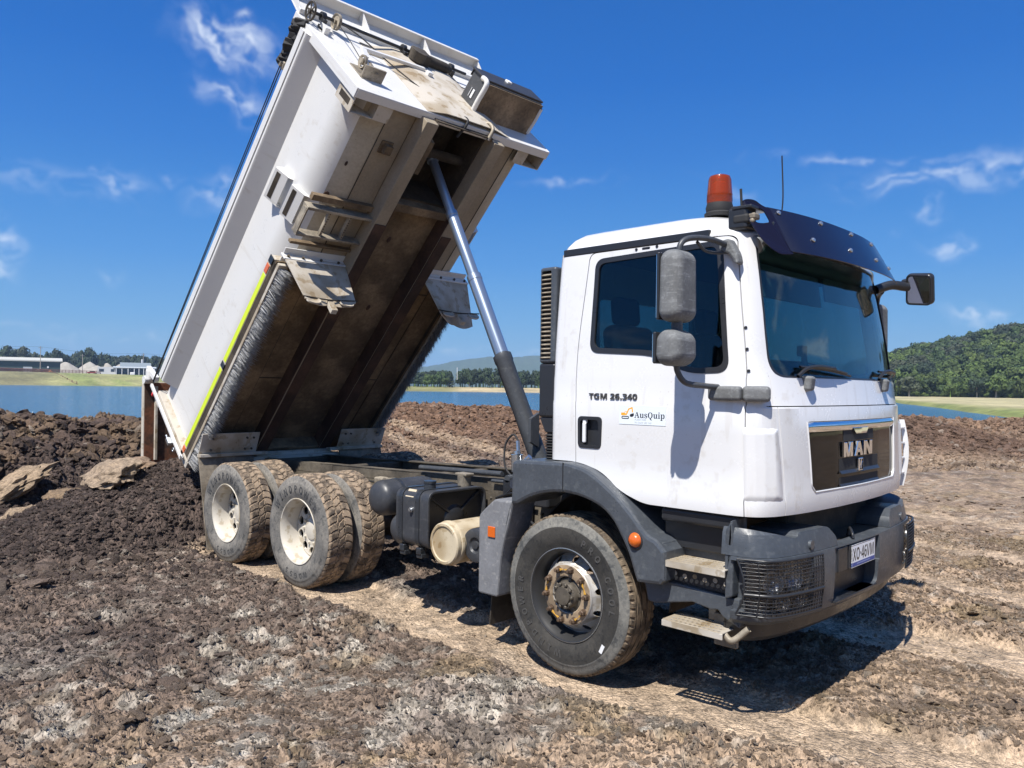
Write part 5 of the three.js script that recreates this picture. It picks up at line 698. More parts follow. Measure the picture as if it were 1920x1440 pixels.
// ------------------------------------------------------------------ chassis
{
  const top = (x) => 1.0 + 0.026 * (x + 5.1), tilt = Math.atan(0.026);
  const C = (s, y0, y1, w, t) => [[s * w, y0], [s * w, y1], [s * (w - 0.075), y1], [s * (w - 0.075), y1 - t], [s * (w - t), y1 - t], [s * (w - t), y0 + t], [s * (w - 0.075), y0 + t], [s * (w - 0.075), y0]];
  const along = (pts, x0, x1) => { const g = exX(pts, x0, x1, 0, 0.002); return at(g, 5.1 * 0 , 0, 0); };
  const lean = (g) => { const p = flat(g); p.applyMatrix4(new THREE.Matrix4().makeTranslation(5.1, -1.0, 0)); p.applyMatrix4(new THREE.Matrix4().makeRotationZ(tilt)); return p.applyMatrix4(new THREE.Matrix4().makeTranslation(-5.1, 1.0, 0)); };
  for (const s of [1, -1]) {
    const r = P('frame_rail', lean(exX(C(s, 0.62, 0.895, 0.425, 0.009), -5.35, 1.15, 0, 0.002)), M.frame);
    const q = P('subframe_rail', [lean(exX(C(s, 0.90, 1.0, 0.425, 0.008), -5.3, -0.55, 0, 0.002)), lean(exX([[s * 0.36, 0.996], [s * 0.43, 0.996], [s * 0.43, 1.004], [s * 0.36, 1.004]], -4.0, -0.6, 0, 0))], M.frame);
    P('frame_plate', [-4.9, -3.85, -2.35, -1.35].map((x) => lean(box(x - 0.09, x + 0.09, 0.68, 0.99, s * 0.426, s * 0.436, 0.002))), M.frame, q);
    const bolts = []; const r0 = rng(5 + s);
    for (let x = -5.2; x < -0.6; x += 0.115) for (const y of [0.68, 0.76, 0.84]) if (r0() < 0.62) bolts.push(lean(cyl([x + r0() * 0.03, y + r0() * 0.02, s * 0.42], [x, y, s * (0.437 + 0.012 * r0())], 0.012, 0.011, 6)));
    P('frame_bolt', bolts, M.frame, r, { kind: 'stuff' });
  }
  for (const x of [-5.15, -3.72, -2.3, -1.35]) P('cross_member', lean(box(x - 0.05, x + 0.05, 0.72, 0.985, -0.42, 0.42, 0.01)), M.frame);
  P('cross_tube', [lean(cyl([-2.3, 1.05, 0.455], [-1.25, 1.05, 0.455], 0.022, 0.022, 12)), lean(cyl([-1.15, 1.02, 0.5], [-1.15, 1.02, 0.3], 0.03)), lean(cyl([-1.35, 0.99, 0.47], [-0.8, 0.99, 0.47], 0.014))], M.barrel);
  P('bracket', [box(-1.2, -0.98, 0.85, 1.12, 0.42, 0.50, 0.01), box(-1.02, -0.9, 0.8, 1.0, 0.45, 0.75, 0.01), box(-0.8, -0.62, 0.95, 1.16, 0.42, 0.6, 0.02), cyl([-0.95, 1.02, 0.42], [-0.95, 1.12, 0.62], 0.05), box(-0.75, -0.5, 0.85, 1.1, -0.5, 0.42, 0.02), cyl([-1.1, 1.06, 0.38], [-0.92, 1.20, 0.38], 0.03), tube([[-1.15, 1.0, 0.5], [-1.0, 1.08, 0.55], [-0.9, 0.98, 0.62], [-0.8, 0.9, 0.62]], 0.014), tube([[-1.3, 0.95, 0.47], [-1.05, 1.02, 0.52], [-0.85, 1.0, 0.5]], 0.012)], M.black);
  P('fluid_filter', [cyl([-1.175, 1.17, 0.36], [-1.175, 1.31, 0.36], 0.045, 0.05, 20), cyl([-1.175, 1.31, 0.36], [-1.18, 1.34, 0.36], 0.03, 0.03, 16), cyl([-1.18, 1.31, 0.34], [-1.20, 1.42, 0.33], 0.016), cyl([-1.16, 1.2, 0.36], [-1.05, 1.3, 0.34], 0.022)], M.steel);
  P('hose', [tube([[-1.19, 1.42, 0.33], [-1.25, 1.47, 0.33], [-1.33, 1.38, 0.34], [-1.31, 1.2, 0.36], [-1.2, 1.1, 0.36]], 0.009), tube([[-2.9, 0.95, 0.45], [-2.5, 0.98, 0.47], [-2.0, 0.97, 0.5], [-1.5, 1.0, 0.48]], 0.012), tube([[-3.6, 0.9, 0.45], [-3.0, 0.93, 0.48], [-2.4, 0.9, 0.5]], 0.01)], M.rubber);
  P('valve_block', [cyl([-2.85, 0.96, 0.5], [-2.55, 0.97, 0.56], 0.035, 0.035, 16), cyl([-2.62, 0.96, 0.5], [-2.62, 0.97, 0.62], 0.04, 0.04, 16), box(-2.9, -2.78, 0.9, 0.99, 0.44, 0.54, 0.02)], M.galv);
  const axle = (x, r) => [cyl([x, 0.518, -0.95], [x, 0.518, 0.95], r, r, 20), ...(r > 0.08 ? [lathe([[0, -0.26], [0.14, -0.22], [0.23, -0.08], [0.24, 0.06], [0.16, 0.2], [0, 0.24]], [x, 0.53, 0], [x + 1, 0.53, 0], 28)] : [])];
  P('front_axle', [...axle(0, 0.06), box(-0.5, 0.7, 0.5, 0.58, 0.36, 0.44, 0.01), box(-0.5, 0.7, 0.5, 0.58, -0.44, -0.36, 0.01)], M.blackDust);
  P('rear_axle', axle(-3.1225, 0.11), M.blackDust); P('rear_axle', axle(-4.526, 0.11), M.blackDust);
  P('leaf_spring', [1, -1].map((s) => [0, 1, 2, 3].map((k) => tube([[-4.4 + k * 0.15, 0.62 + k * 0.02, s * 0.5], [-3.82, 0.74 + k * 0.03, s * 0.5], [-3.25 - k * 0.15, 0.62 + k * 0.02, s * 0.5]], 0.022, 12, 6))), M.blackDust);
  P('drive_shaft', cyl([-3.0, 0.6, 0], [-0.6, 0.78, 0], 0.055, 0.055, 16), M.blackDust);
  P('engine', [box(-0.7, 1.12, 0.66, 1.3, -0.38, 0.38, 0.06), box(0.2, 1.2, 0.5, 0.8, -0.3, 0.3, 0.05), box(1.12, 1.26, 0.72, 1.5, -0.62, 0.62, 0.02), box(-0.5, -0.35, 0.9, 1.3, -0.6, 0.62, 0.04)], M.soot);
  // air tanks, fuel tank, filter drums on the near side
  const dome = (c, r, z0, z1) => lathe([[0, z1], [r * 0.5, z1 - 0.006], [r * 0.8, z1 - 0.025], [r * 0.95, z1 - 0.055], [r, z1 - 0.09], [r, z0 + 0.09], [r * 0.95, z0 + 0.05], [r * 0.7, z0 + 0.015], [0, z0]].map(([a, b]) => [a, b]).reverse(), [c[0], c[1], 0], [c[0], c[1], 1], 40);
  for (const [c, r, z0, z1] of [[[-2.13, 0.912], 0.152, 0.47, 1.085], [[-1.91, 0.675], 0.135, 0.45, 1.03]]) {
    const t = P('air_tank', dome(c, r, z0, z1), M.tankDust);
    P('tank_band', lathe([[r, 0], [r + 0.005, 0.001], [r + 0.005, 0.03], [r, 0.031]], [c[0], c[1], z1 - 0.23], [c[0], c[1], 2], 36), M.tank, t);
    P('tank_label', at(box(-0.018, 0.018, -0.02, 0.02, 0, 0.003, 0.001), c[0] - r * 0.45, c[1] + r * 0.42, z1 - 0.024, -0.35, -0.4, 0), M.label, t);
    P('tank_valve', [cyl([c[0] + r * 0.8, c[1] - 0.05, z1 - 0.2], [c[0] + r * 1.25, c[1] - 0.02, z1 - 0.2], 0.014), box(c[0] + r * 0.7, c[0] + r * 0.95, c[1] - 0.09, c[1] + 0.02, z1 - 0.23, z1 - 0.18, 0.01)], M.galv, t);
  }
  const ft = P('fuel_tank', [exX(rounded([[0.47, 0.585], [1.09, 0.585], [1.09, 1.035], [0.47, 1.035]], 0.085), -1.84, -1.475, 0, 0.012)], M.tankDust);
  const rimShape = rounded([[0.465, 0.58], [1.095, 0.58], [1.095, 1.04], [0.465, 1.04]], 0.09); rimShape.holes.push(rounded([[0.485, 0.60], [1.075, 0.60], [1.075, 1.02], [0.485, 1.02]], 0.075));
  P('tank_rim', exX(rimShape, -1.49, -1.425, 0, 0.005), M.tankDust, ft);
  P('tank_end', [exX(rounded([[0.48, 0.595], [1.08, 0.595], [1.08, 1.025], [0.48, 1.025]], 0.075), -1.482, -1.472), ...[0.62, -0.62].map((a) => at(box(-0.008, 0.012, -0.34, 0.34, -0.012, 0.012, 0.006), -1.466, 0.81, 0.78, a * 1.55, 0, 0)), lathe([[0, 0.03], [0.08, 0.026], [0.11, 0.005], [0.115, 0]], [-1.475, 0.8, 0.78], [0, 0.8, 0.78], 28)], M.black, ft);
  P('tank_band', [-1.77, -1.56].map((x) => { const s = rounded([[0.462, 0.577], [1.098, 0.577], [1.098, 1.043], [0.462, 1.043]], 0.092); s.holes.push(rounded([[0.47, 0.585], [1.09, 0.585], [1.09, 1.035], [0.47, 1.035]], 0.085)); return exX(s, x - 0.025, x + 0.025, 0, 0.001); }), M.tank, ft);
  P('filler_cap', [cyl([-1.60, 1.03, 0.93], [-1.60, 1.085, 0.93], 0.05, 0.046, 24), cyl([-1.60, 1.08, 0.93], [-1.60, 1.1, 0.93], 0.052, 0.052, 12)], M.tank, ft);
  P('filler_cap', [cyl([-1.55, 1.03, 0.6], [-1.55, 1.13, 0.6], 0.055, 0.06, 20), box(-1.62, -1.48, 1.12, 1.145, 0.55, 0.65, 0.01)], M.galv, ft);
  P('warning_label', at(box(-0.05, 0.05, -0.035, 0.035, 0, 0.003, 0.001), -1.665, 1.005, 1.068, -0.6, 0, 0), M.beige, ft);
  P('level_plug', [cyl([-1.63, 0.88, 1.085], [-1.63, 0.88, 1.105], 0.022), cyl([-1.63, 0.88, 1.1], [-1.63, 0.88, 1.118], 0.014)], M.steel, ft);
  P('tank_buckle', [-1.77, -1.56].map((x) => [box(x - 0.03, x + 0.03, 0.53, 0.585, 1.02, 1.08, 0.008), box(x - 0.035, x + 0.035, 0.5, 0.535, 1.0, 1.07, 0.006)]), M.tank, ft);
  const dr = P('filter_drum', lathe([[0, 0.40], [0.155, 0.40], [0.160, 0.42], [0.160, 1.10], [0.166, 1.102], [0.168, 1.12], [0.164, 1.128], [0.160, 1.13], [0.158, 1.165], [0.150, 1.175], [0.132, 1.176], [0.128, 1.166], [0, 1.163]].map(([r, h]) => [r, h]), [-1.15, 0.688, 0], [-1.15, 0.688, 1], 48), M.beige);
  P('filter_drum', [lathe([[0, 0.5], [0.12, 0.5], [0.126, 0.53], [0.126, 1.07], [0.122, 1.085], [0.11, 1.09], [0.06, 1.084], [0.05, 1.07], [0.03, 1.066], [0.026, 1.08], [0, 1.082]], [-0.905, 0.70, 0], [-0.905, 0.70, 1], 40)], M.tankDust);
  P('drain_bowl', lathe([[0, 0], [0.03, 0.003], [0.034, 0.07], [0.044, 0.09], [0.042, 0.12], [0.026, 0.14], [0.022, 0.17], [0, 0.17]], [-0.875, 0.41, 1.0], [-0.885, 1, 1.0], 20), M.galv);
  P('under_tray', [box(-1.5, -0.7, 0.48, 0.53, 0.3, 0.8, 0.02), box(-1.45, -0.95, 0.42, 0.6, 0.45, 0.6, 0.02)], M.soot);
  // rear mudflap and the plates over the rear axles
  for (const s of [1, -1]) {
    P('mud_flap', [at(box(-0.008, 0.008, -1.02, 0, s * 0.58, s * 1.225, 0.004), -5.17, 1.06, 0, 0, 0, 0.24)], mat([0.30, 0.285, 0.265], 0.85, { map: dustMap }));
    const f = P('guard_plate', [at(box(-0.006, 0.006, 0, 0.26, s * 0.55, s * 1.225, 0.003), -5.17, 1.075, 0, 0, 0, -0.42), box(-5.2, -5.12, 1.05, 1.085, s * 0.42, s * 1.225, 0.005)], M.trayDirty);
    P('guard_bolt', [0.62, 0.7, 1.1].flatMap((z) => [0.06, 0.2].map((h) => { const x = -5.17 + h * 0.41, y = 1.075 + h * 0.91; return cyl([x, y, s * z], [x + 0.02, y - 0.008, s * z], 0.012, 0.012, 8); })), M.frame, f);
  }
  P('rear_crossbeam', [box(-5.32, -5.18, 0.86, 1.02, -0.62, 0.62, 0.015), cyl([-5.26, 1.02, -0.5], [-5.26, 1.02, 0.5], 0.05)], M.trayDirty);
}
// ------------------------------------------------------------------ front mudguards, sill, steps
{
  const outerP = [[-0.43, 1.07], [-0.42, 1.34], [-0.37, 1.372], [0.06, 1.388], [0.235, 1.35], [0.43, 1.235], [0.56, 1.128], [0.665, 1.02], [0.74, 0.985], [0.80, 0.93], [0.80, 0.765], [0.77, 0.735]], innerP = [[0.61, 0.724], [0.592, 0.758], [0.545, 0.88], [0.48, 0.99], [0.42, 1.07], [0.33, 1.135], [0.19, 1.178], [0.05, 1.192], [-0.1, 1.178], [-0.25, 1.135], [-0.37, 1.075]];
  const guard = (s) => {
    const sh = new THREE.Shape(); const O = outerP.map(([x, y]) => new THREE.Vector2(x, y)), I = innerP.map(([x, y]) => new THREE.Vector2(x, y));
    sh.moveTo(O[0].x, O[0].y); sh.lineTo(O[1].x, O[1].y); sh.quadraticCurveTo(-0.42, 1.37, O[2].x, O[2].y); sh.lineTo(O[3].x, O[3].y); sh.splineThru([O[4], O[5], O[6], O[7], O[8], O[9]]); sh.lineTo(O[10].x, O[10].y); sh.lineTo(O[11].x, O[11].y); sh.lineTo(I[0].x, I[0].y); sh.splineThru(I.slice(1)); sh.closePath();
    let a = ext(sh, 0.78, 1.205, 0.022, 6), b = ext(rounded([[-0.755, 0.405], [-0.755, 0.955], [-0.70, 1.005], [-0.60, 1.085], [-0.425, 1.085], [-0.455, 0.95], [-0.53, 0.72], [-0.565, 0.405]], [0.02, 0.03, 0.03, 0.03, 0.01, 0.1, 0.1, 0.02]), 0.95, 1.19, 0.014);
    if (s < 0) { a = mirrorZ(a); b = mirrorZ(b); }
    const g = P('mudguard', a, M.grey);
    P('mudguard_rear', b, M.greyDust, g);
    P('guard_seam', s > 0 ? box(0.03, 0.036, 1.2, 1.385, 1.2, 1.208, 0) : box(0.03, 0.036, 1.2, 1.385, -1.208, -1.2, 0), M.black, g);
    P('arch_liner', [slab(24, 2, (u, v) => { const t = mix(-0.25, Math.PI + 0.35, u); return [0.02 + 0.58 * Math.cos(t), 0.6 + 0.575 * Math.sin(t), s * mix(0.5, 0.8, v)]; }, 0.01)], M.soot, g);
    P('marker_lamp', lathe([[0.045, 0], [0.044, 0.008], [0.036, 0.02], [0.03, 0.028], [0.015, 0.034], [0, 0.035]], [0.598, 0.972, s * 1.205], [0.598, 0.972, s * 3], 28), M.orange, g);
    P('marker_base', lathe([[0.052, 0], [0.052, 0.006], [0.045, 0.01]], [0.598, 0.965, s * 1.203], [0.598, 0.965, s * 3], 28), M.black, g);
    P('side_reflector', box(-0.655, -0.585, 0.815, 0.89, s * 1.19, s * 1.2, 0.012), M.orange, g);
    P('rubber_flap', at(box(-0.005, 0.005, -0.26, 0, s * 0.84, s * 1.10, 0.002), -0.70, 0.42, 0, 0, 0, -0.10), M.blackDust, g);
  };
  guard(1); guard(-1);
  for (const s of [1, -1]) {
    const Z = (a, b) => s > 0 ? [a, b] : [-b, -a], bx = (x0, x1, y0, y1, z0, z1, r) => box(x0, x1, y0, y1, ...Z(z0, z1), r);
    const sl = P('step_well', [bx(0.68, 1.16, 0.93, 1.19, 0.98, 1.02, 0.01), bx(0.70, 1.2, 1.09, 1.17, 1.02, 1.10, 0.02), bx(0.74, 1.17, 0.73, 0.85, 1.05, 1.09, 0.006)], M.black);
    P('step_back', [bx(0.74, 1.17, 0.85, 0.985, 0.955, 0.985, 0.012), bx(0.735, 0.765, 0.85, 0.975, 0.97, 1.17, 0.012)], M.grey, sl);
    P('sill_panel', [(() => { const g = exZ([[0.60, 0.735], [0.74, 0.735], [0.78, 0.745], [1.165, 0.725], [1.22, 0.725], [1.225, 0.565], [1.12, 0.61], [1.09, 0.645], [1.05, 0.635], [0.93, 0.655], [0.68, 0.60], [0.63, 0.605]], 1.06, 1.115, 0.012, 0.008); return s > 0 ? g : mirrorZ(g); })(), (() => { const g = exZ([[1.15, 0.72], [1.145, 0.98], [1.15, 1.1], [1.19, 1.16], [1.2, 1.0], [1.195, 0.74]], 0.98, 1.15, 0.012, 0.01); return s > 0 ? g : mirrorZ(g); })()], M.grey, sl);
    const tread = (x0, x1, y, z0, z1) => { const sh = rounded([[x0, z0], [x1, z0], [x1, z1], [x0, z1]], 0.02); for (let i = 0; i < 11; i++) for (let j = 0; j < 4; j++) { const cx = mix(x0 + 0.035, x1 - 0.035, (i + (j % 2) * 0.45) / 10.5), cz = mix(z0 + 0.03, z1 - 0.03, j / 3); if (cx > x1 - 0.02) continue; const h = new THREE.Path(); h.absellipse(cx, cz, 0.0125, 0.009, 0, Math.PI * 2, true); sh.holes.push(h); } const g = exY(sh, y - 0.004, y, 0, 0); return s > 0 ? g : mirrorZ(g); };
    P('step', [tread(0.745, 1.17, 0.885, 0.99, 1.19), bx(0.745, 1.17, 0.845, 0.884, 1.178, 1.19, 0.004)], M.stepMetal, sl);
    P('sill_hole', Array.from({ length: 6 }, (_, i) => cyl([0.80 + i * 0.065, 0.795 - 0.008 * (i % 2), s * 1.088], [0.80 + i * 0.065, 0.795 - 0.008 * (i % 2), s * 1.0925], 0.014, 0.014, 14)), M.stepMetal, sl);
    P('lower_step', [tread(0.78, 1.165, 0.545, 1.0, 1.2), bx(0.78, 1.165, 0.508, 0.543, 1.188, 1.2, 0.004), bx(0.95, 1.0, 0.5, 0.72, 0.92, 0.97, 0.006)], M.stepMetal, sl);
    P('step_stay', [tube([[1.15, 0.53, s * 1.15], [1.20, 0.505, s * 1.15], [1.28, 0.58, s * 1.12]], 0.018), bx(1.02, 1.16, 0.42, 0.6, 1.0, 1.03, 0.006)], M.galv, sl);
  }
}
// ------------------------------------------------------------------ bumper
{
  const BR = [[0.595, 1.12, 1.452], [0.625, 1.155, 1.488], [0.67, 1.165, 1.503], [0.80, 1.167, 1.512], [0.93, 1.165, 1.512], [0.965, 1.16, 1.505]];
  const TR = [[0.967, 1.155, 1.497], [1.02, 1.15, 1.488], [1.085, 1.143, 1.474], [1.115, 1.128, 1.445]], LR = [[0.475, 1.05, 1.36], [0.51, 1.075, 1.40], [0.62, 1.10, 1.43]];
  const prof = (R, y) => { let k = 0; while (k < R.length - 2 && R[k + 1][0] < y) k++; const a = R[k], b = R[k + 1], t = clamp((y - a[0]) / (b[0] - a[0])); return a.map((v, i) => mix(v, b[i], t)); };
  const S = [0, 0.08, 0.16, 0.24, 0.32, 0.4, 0.48, 0.56, 0.64, 0.7, 0.76, 0.81, 0.85, 0.885, 0.915, 0.94, 0.958, 0.972, 0.984, 0.993, 1];
  const loft = (R, inset, back, zlim) => {
    const pos = [], idx = []; let n = 0;
    const ys = R.map((r) => r[0]);
    R.forEach(([y, w, f], j) => {
      const pts = []; for (const q of [...S.slice(1).reverse().map((v) => -v), ...S]) pts.push([f - inset - drop(q), q * (w - inset)]);
      pts.push([back, w - inset], [back, -(w - inset)]); n = pts.length;
      const yy = j === 0 ? y + inset : j === R.length - 1 ? y - inset : y; for (const [x, z] of pts) pos.push(x, yy, z);
    });
    for (let j = 0; j < R.length - 1; j++) for (let i = 0; i < n; i++) { const k = (i + 1) % n, a = j * n + i, b = j * n + k, c = a + n, d = b + n; idx.push(a, c, b, b, c, d); }
    for (const [j, up] of [[0, 0], [R.length - 1, 1]]) { const c = pos.length / 3; pos.push(back + 0.08, pos[j * n * 3 + 1], 0); for (let i = 0; i < n; i++) { const a = j * n + i, b = j * n + (i + 1) % n; up ? idx.push(a, c, b) : idx.push(a, b, c); } }
    const g = new THREE.BufferGeometry(); g.setAttribute('position', new THREE.Float32BufferAttribute(pos, 3)); g.setIndex(idx);
    return solid(toCreasedNormals(g, 0.55));
  };
  const bumperX = (y, z) => { const [, w, f] = prof(BR, y); return f - drop(Math.min(1, Math.abs(z) / w)); };
  const lampZone = (s, g = 0) => solid(s > 0 ? ext(rounded([[0.9, 0.672 - g], [2, 0.672 - g], [2, 0.945 + g], [0.9, 0.945 + g]], 0.03), 0.735 - g, 1.4, 0) : ext(rounded([[0.9, 0.672 - g], [2, 0.672 - g], [2, 0.945 + g], [0.9, 0.945 + g]], 0.03), -1.4, -0.735 + g, 0));
  const band = cut(loft(BR.map(([y, w, f]) => [y, w + 0.03, f + 0.03]), 0, 1.13), loft(BR.map(([y, w, f]) => [y, w - 0.08, f - 0.08]), 0, 0.9));
  const zones = [1, -1].map((s) => meet(lampZone(s), band));
  const center = solid(exX(rounded([[-0.155, 0.652], [0.50, 0.652], [0.50, 0.812], [-0.155, 0.812]], [0.05, 0.02, 0.02, 0.02]), 1.25, 1.7)), plateZone = solid(exX(rounded([[-0.17, 0.80], [0.50, 0.80], [0.50, 0.958], [-0.17, 0.958]], 0.01), 1.482, 1.7));
  const body = cut(loft(BR, 0, 1.19), ...zones, center, plateZone, solid(box(0.5, 1.40, 0.7, 1.5, -0.6, 0.6, 0)));
  const bp = P('bumper', body.geometry, M.grey);
  P('bumper_lip', loft(LR, 0, 1.12).geometry, M.black, bp);
  P('bumper_pocket', [box(1.38, 1.42, 0.64, 0.83, -0.2, 0.54, 0.004), box(1.40, 1.5, 0.642, 0.652, -0.155, 0.5, 0.002)], M.black, bp);
  for (const s of [1, -1]) {
    const keep = solid(exX(s > 0 ? rounded([[0.43, 0.9], [0.44, 1.02], [0.52, 1.085], [0.83, 1.085], [0.85, 1.05], [1.1, 1.13], [1.3, 1.16], [1.3, 0.9]].filter((_, i) => i !== 5), [0, 0.03, 0.03, 0.03, 0.05, 0, 0]) : rounded([[-0.43, 0.9], [-0.44, 1.02], [-0.52, 1.08], [-0.80, 1.08], [-0.84, 1.05], [-1.3, 1.16], [-1.3, 0.9]], [0, 0.03, 0.03, 0.03, 0.05, 0, 0]), 0.9, 1.7));
    P('bumper_top', [meet(loft(TR, 0, 1.13), keep).geometry], M.grey, bp);
    P('bumper_plug', cyl([bumperX(0.99, 0.74) - 0.03, 1.005, s * 0.74], [bumperX(0.96, 0.74) - 0.005, 1.005, s * 0.74], 0.027, 0.026, 20), M.grey, bp);
    // lamps: two reflectors behind a clear lens, and a wire guard over them
    const q = (y, z, d) => [bumperX(y, z) + d, y, s * (z + d * 0.5 * smooth(0.9, 1.15, z))];
    P('lamp_housing', [slab(12, 6, (u, v) => q(mix(0.675, 0.942, v), s > 0 ? mix(1.14, 0.74, u) : mix(0.74, 1.14, u), -0.065), 0.005)], M.black, bp);
    P('headlight', [[0.845, 0.9, 0.068], [0.83, 1.05, 0.06], [0.72, 0.98, 0.045], [0.72, 0.84, 0.045]].flatMap(([y, z, r]) => { const c = q(y, z, -0.06), t = q(y, z, 0.2); return [lathe([[0.012, 0.0], [r * 0.6, 0.012], [r * 0.9, 0.032], [r, 0.05], [r + 0.003, 0.05], [r, 0.02], [0.012, -0.01]], c, [t[0], t[1], t[2] + s * 0.08], 24), at(new THREE.SphereGeometry(0.014, 12, 8), c[0] + 0.025, c[1], c[2])]; }), M.lampInner, bp);
    P('headlight_lens', slab(24, 8, (u, v) => q(mix(0.675, 0.942, v), s > 0 ? mix(1.155, 0.738, u) : mix(0.738, 1.155, u), -0.006), 0.004), M.clear, bp);
    const wires = [], zz = (u) => mix(0.70, 1.163, u), pt = (u, y) => { const c = zz(Math.min(1, u)), p = q(y, c, 0.032); return p; };
    for (let i = 0; i <= 15; i++) { const y = mix(0.66, 0.958, i / 15); wires.push(tube(Array.from({ length: 9 }, (_, k) => pt(k / 8, y)), i % 15 ? 0.0026 : 0.006, 18, 5)); }
    for (let i = 0; i <= 19; i++) { const u = i / 19; wires.push(tube([0.66, 0.76, 0.86, 0.958].map((y) => pt(u, y)), i % 19 ? 0.0026 : 0.006, 6, 5)); }
    wires.push(tube(Array.from({ length: 9 }, (_, k) => pt(k / 8, 0.775)), 0.011, 18, 6));
    P('headlight_guard', wires, M.black, bp);
  }
  const cv = document.createElement('canvas'); cv.width = 512; cv.height = 184; const c = cv.getContext('2d');
  c.fillStyle = '#eceef0'; c.fillRect(0, 0, 512, 184); c.strokeStyle = '#20242c'; c.lineWidth = 5; c.strokeRect(6, 6, 500, 172); c.fillStyle = '#2e4d9c'; c.fillRect(8, 146, 496, 31); c.fillStyle = '#b9c6e6'; for (let i = 0; i < 26; i++) c.fillRect(110 + i * 11, 158, 7, 6);
  c.fillStyle = '#15171b'; c.font = 'bold 142px sans-serif'; c.save(); c.translate(20, 132); c.scale(0.86, 1); const wid = c.measureText('XO·46VM').width; c.scale(548 / wid, 1); c.fillText('XO·46VM', 0, 0); c.restore();
  const t = new THREE.CanvasTexture(cv); t.colorSpace = THREE.SRGBColorSpace;
  const plate = new THREE.BoxGeometry(0.375, 0.134, 0.003); plate.rotateY(Math.PI / 2);
  P('plate_holder', [box(1.478, 1.497, 0.808, 0.952, -0.13, 0.30, 0.006), box(1.478, 1.492, 0.81, 0.95, 0.31, 0.45, 0.01)], M.black, bp);
  P('number_plate', plate.translate(1.502, 0.879, 0.088), mat([1, 1, 1], 0.35, { map: t }), bp, { uv: true });
  P('radiator_screen', [box(1.20, 1.22, 0.75, 1.2, -0.62, 0.62, 0.004), ...Array.from({ length: 26 }, (_, i) => at(box(-0.003, 0.003, -0.2, 0.2, -0.003, 0.003, 0), 1.232, 0.99, -0.55 + i * 0.042, 0.6, 0, 0)), ...Array.from({ length: 26 }, (_, i) => at(box(-0.003, 0.003, -0.2, 0.2, -0.003, 0.003, 0), 1.236, 0.99, -0.55 + i * 0.042, -0.6, 0, 0)), box(1.25, 1.42, 0.955, 0.965, -0.43, 0.43, 0.004)], M.blackDust, bp);
  P('tow_hook', tube([[1.47, 0.97, 0.17], [1.46, 1.0, 0.16], [1.42, 1.02, 0.10], [1.4, 0.97, 0.08]], 0.009), M.black, bp);
}
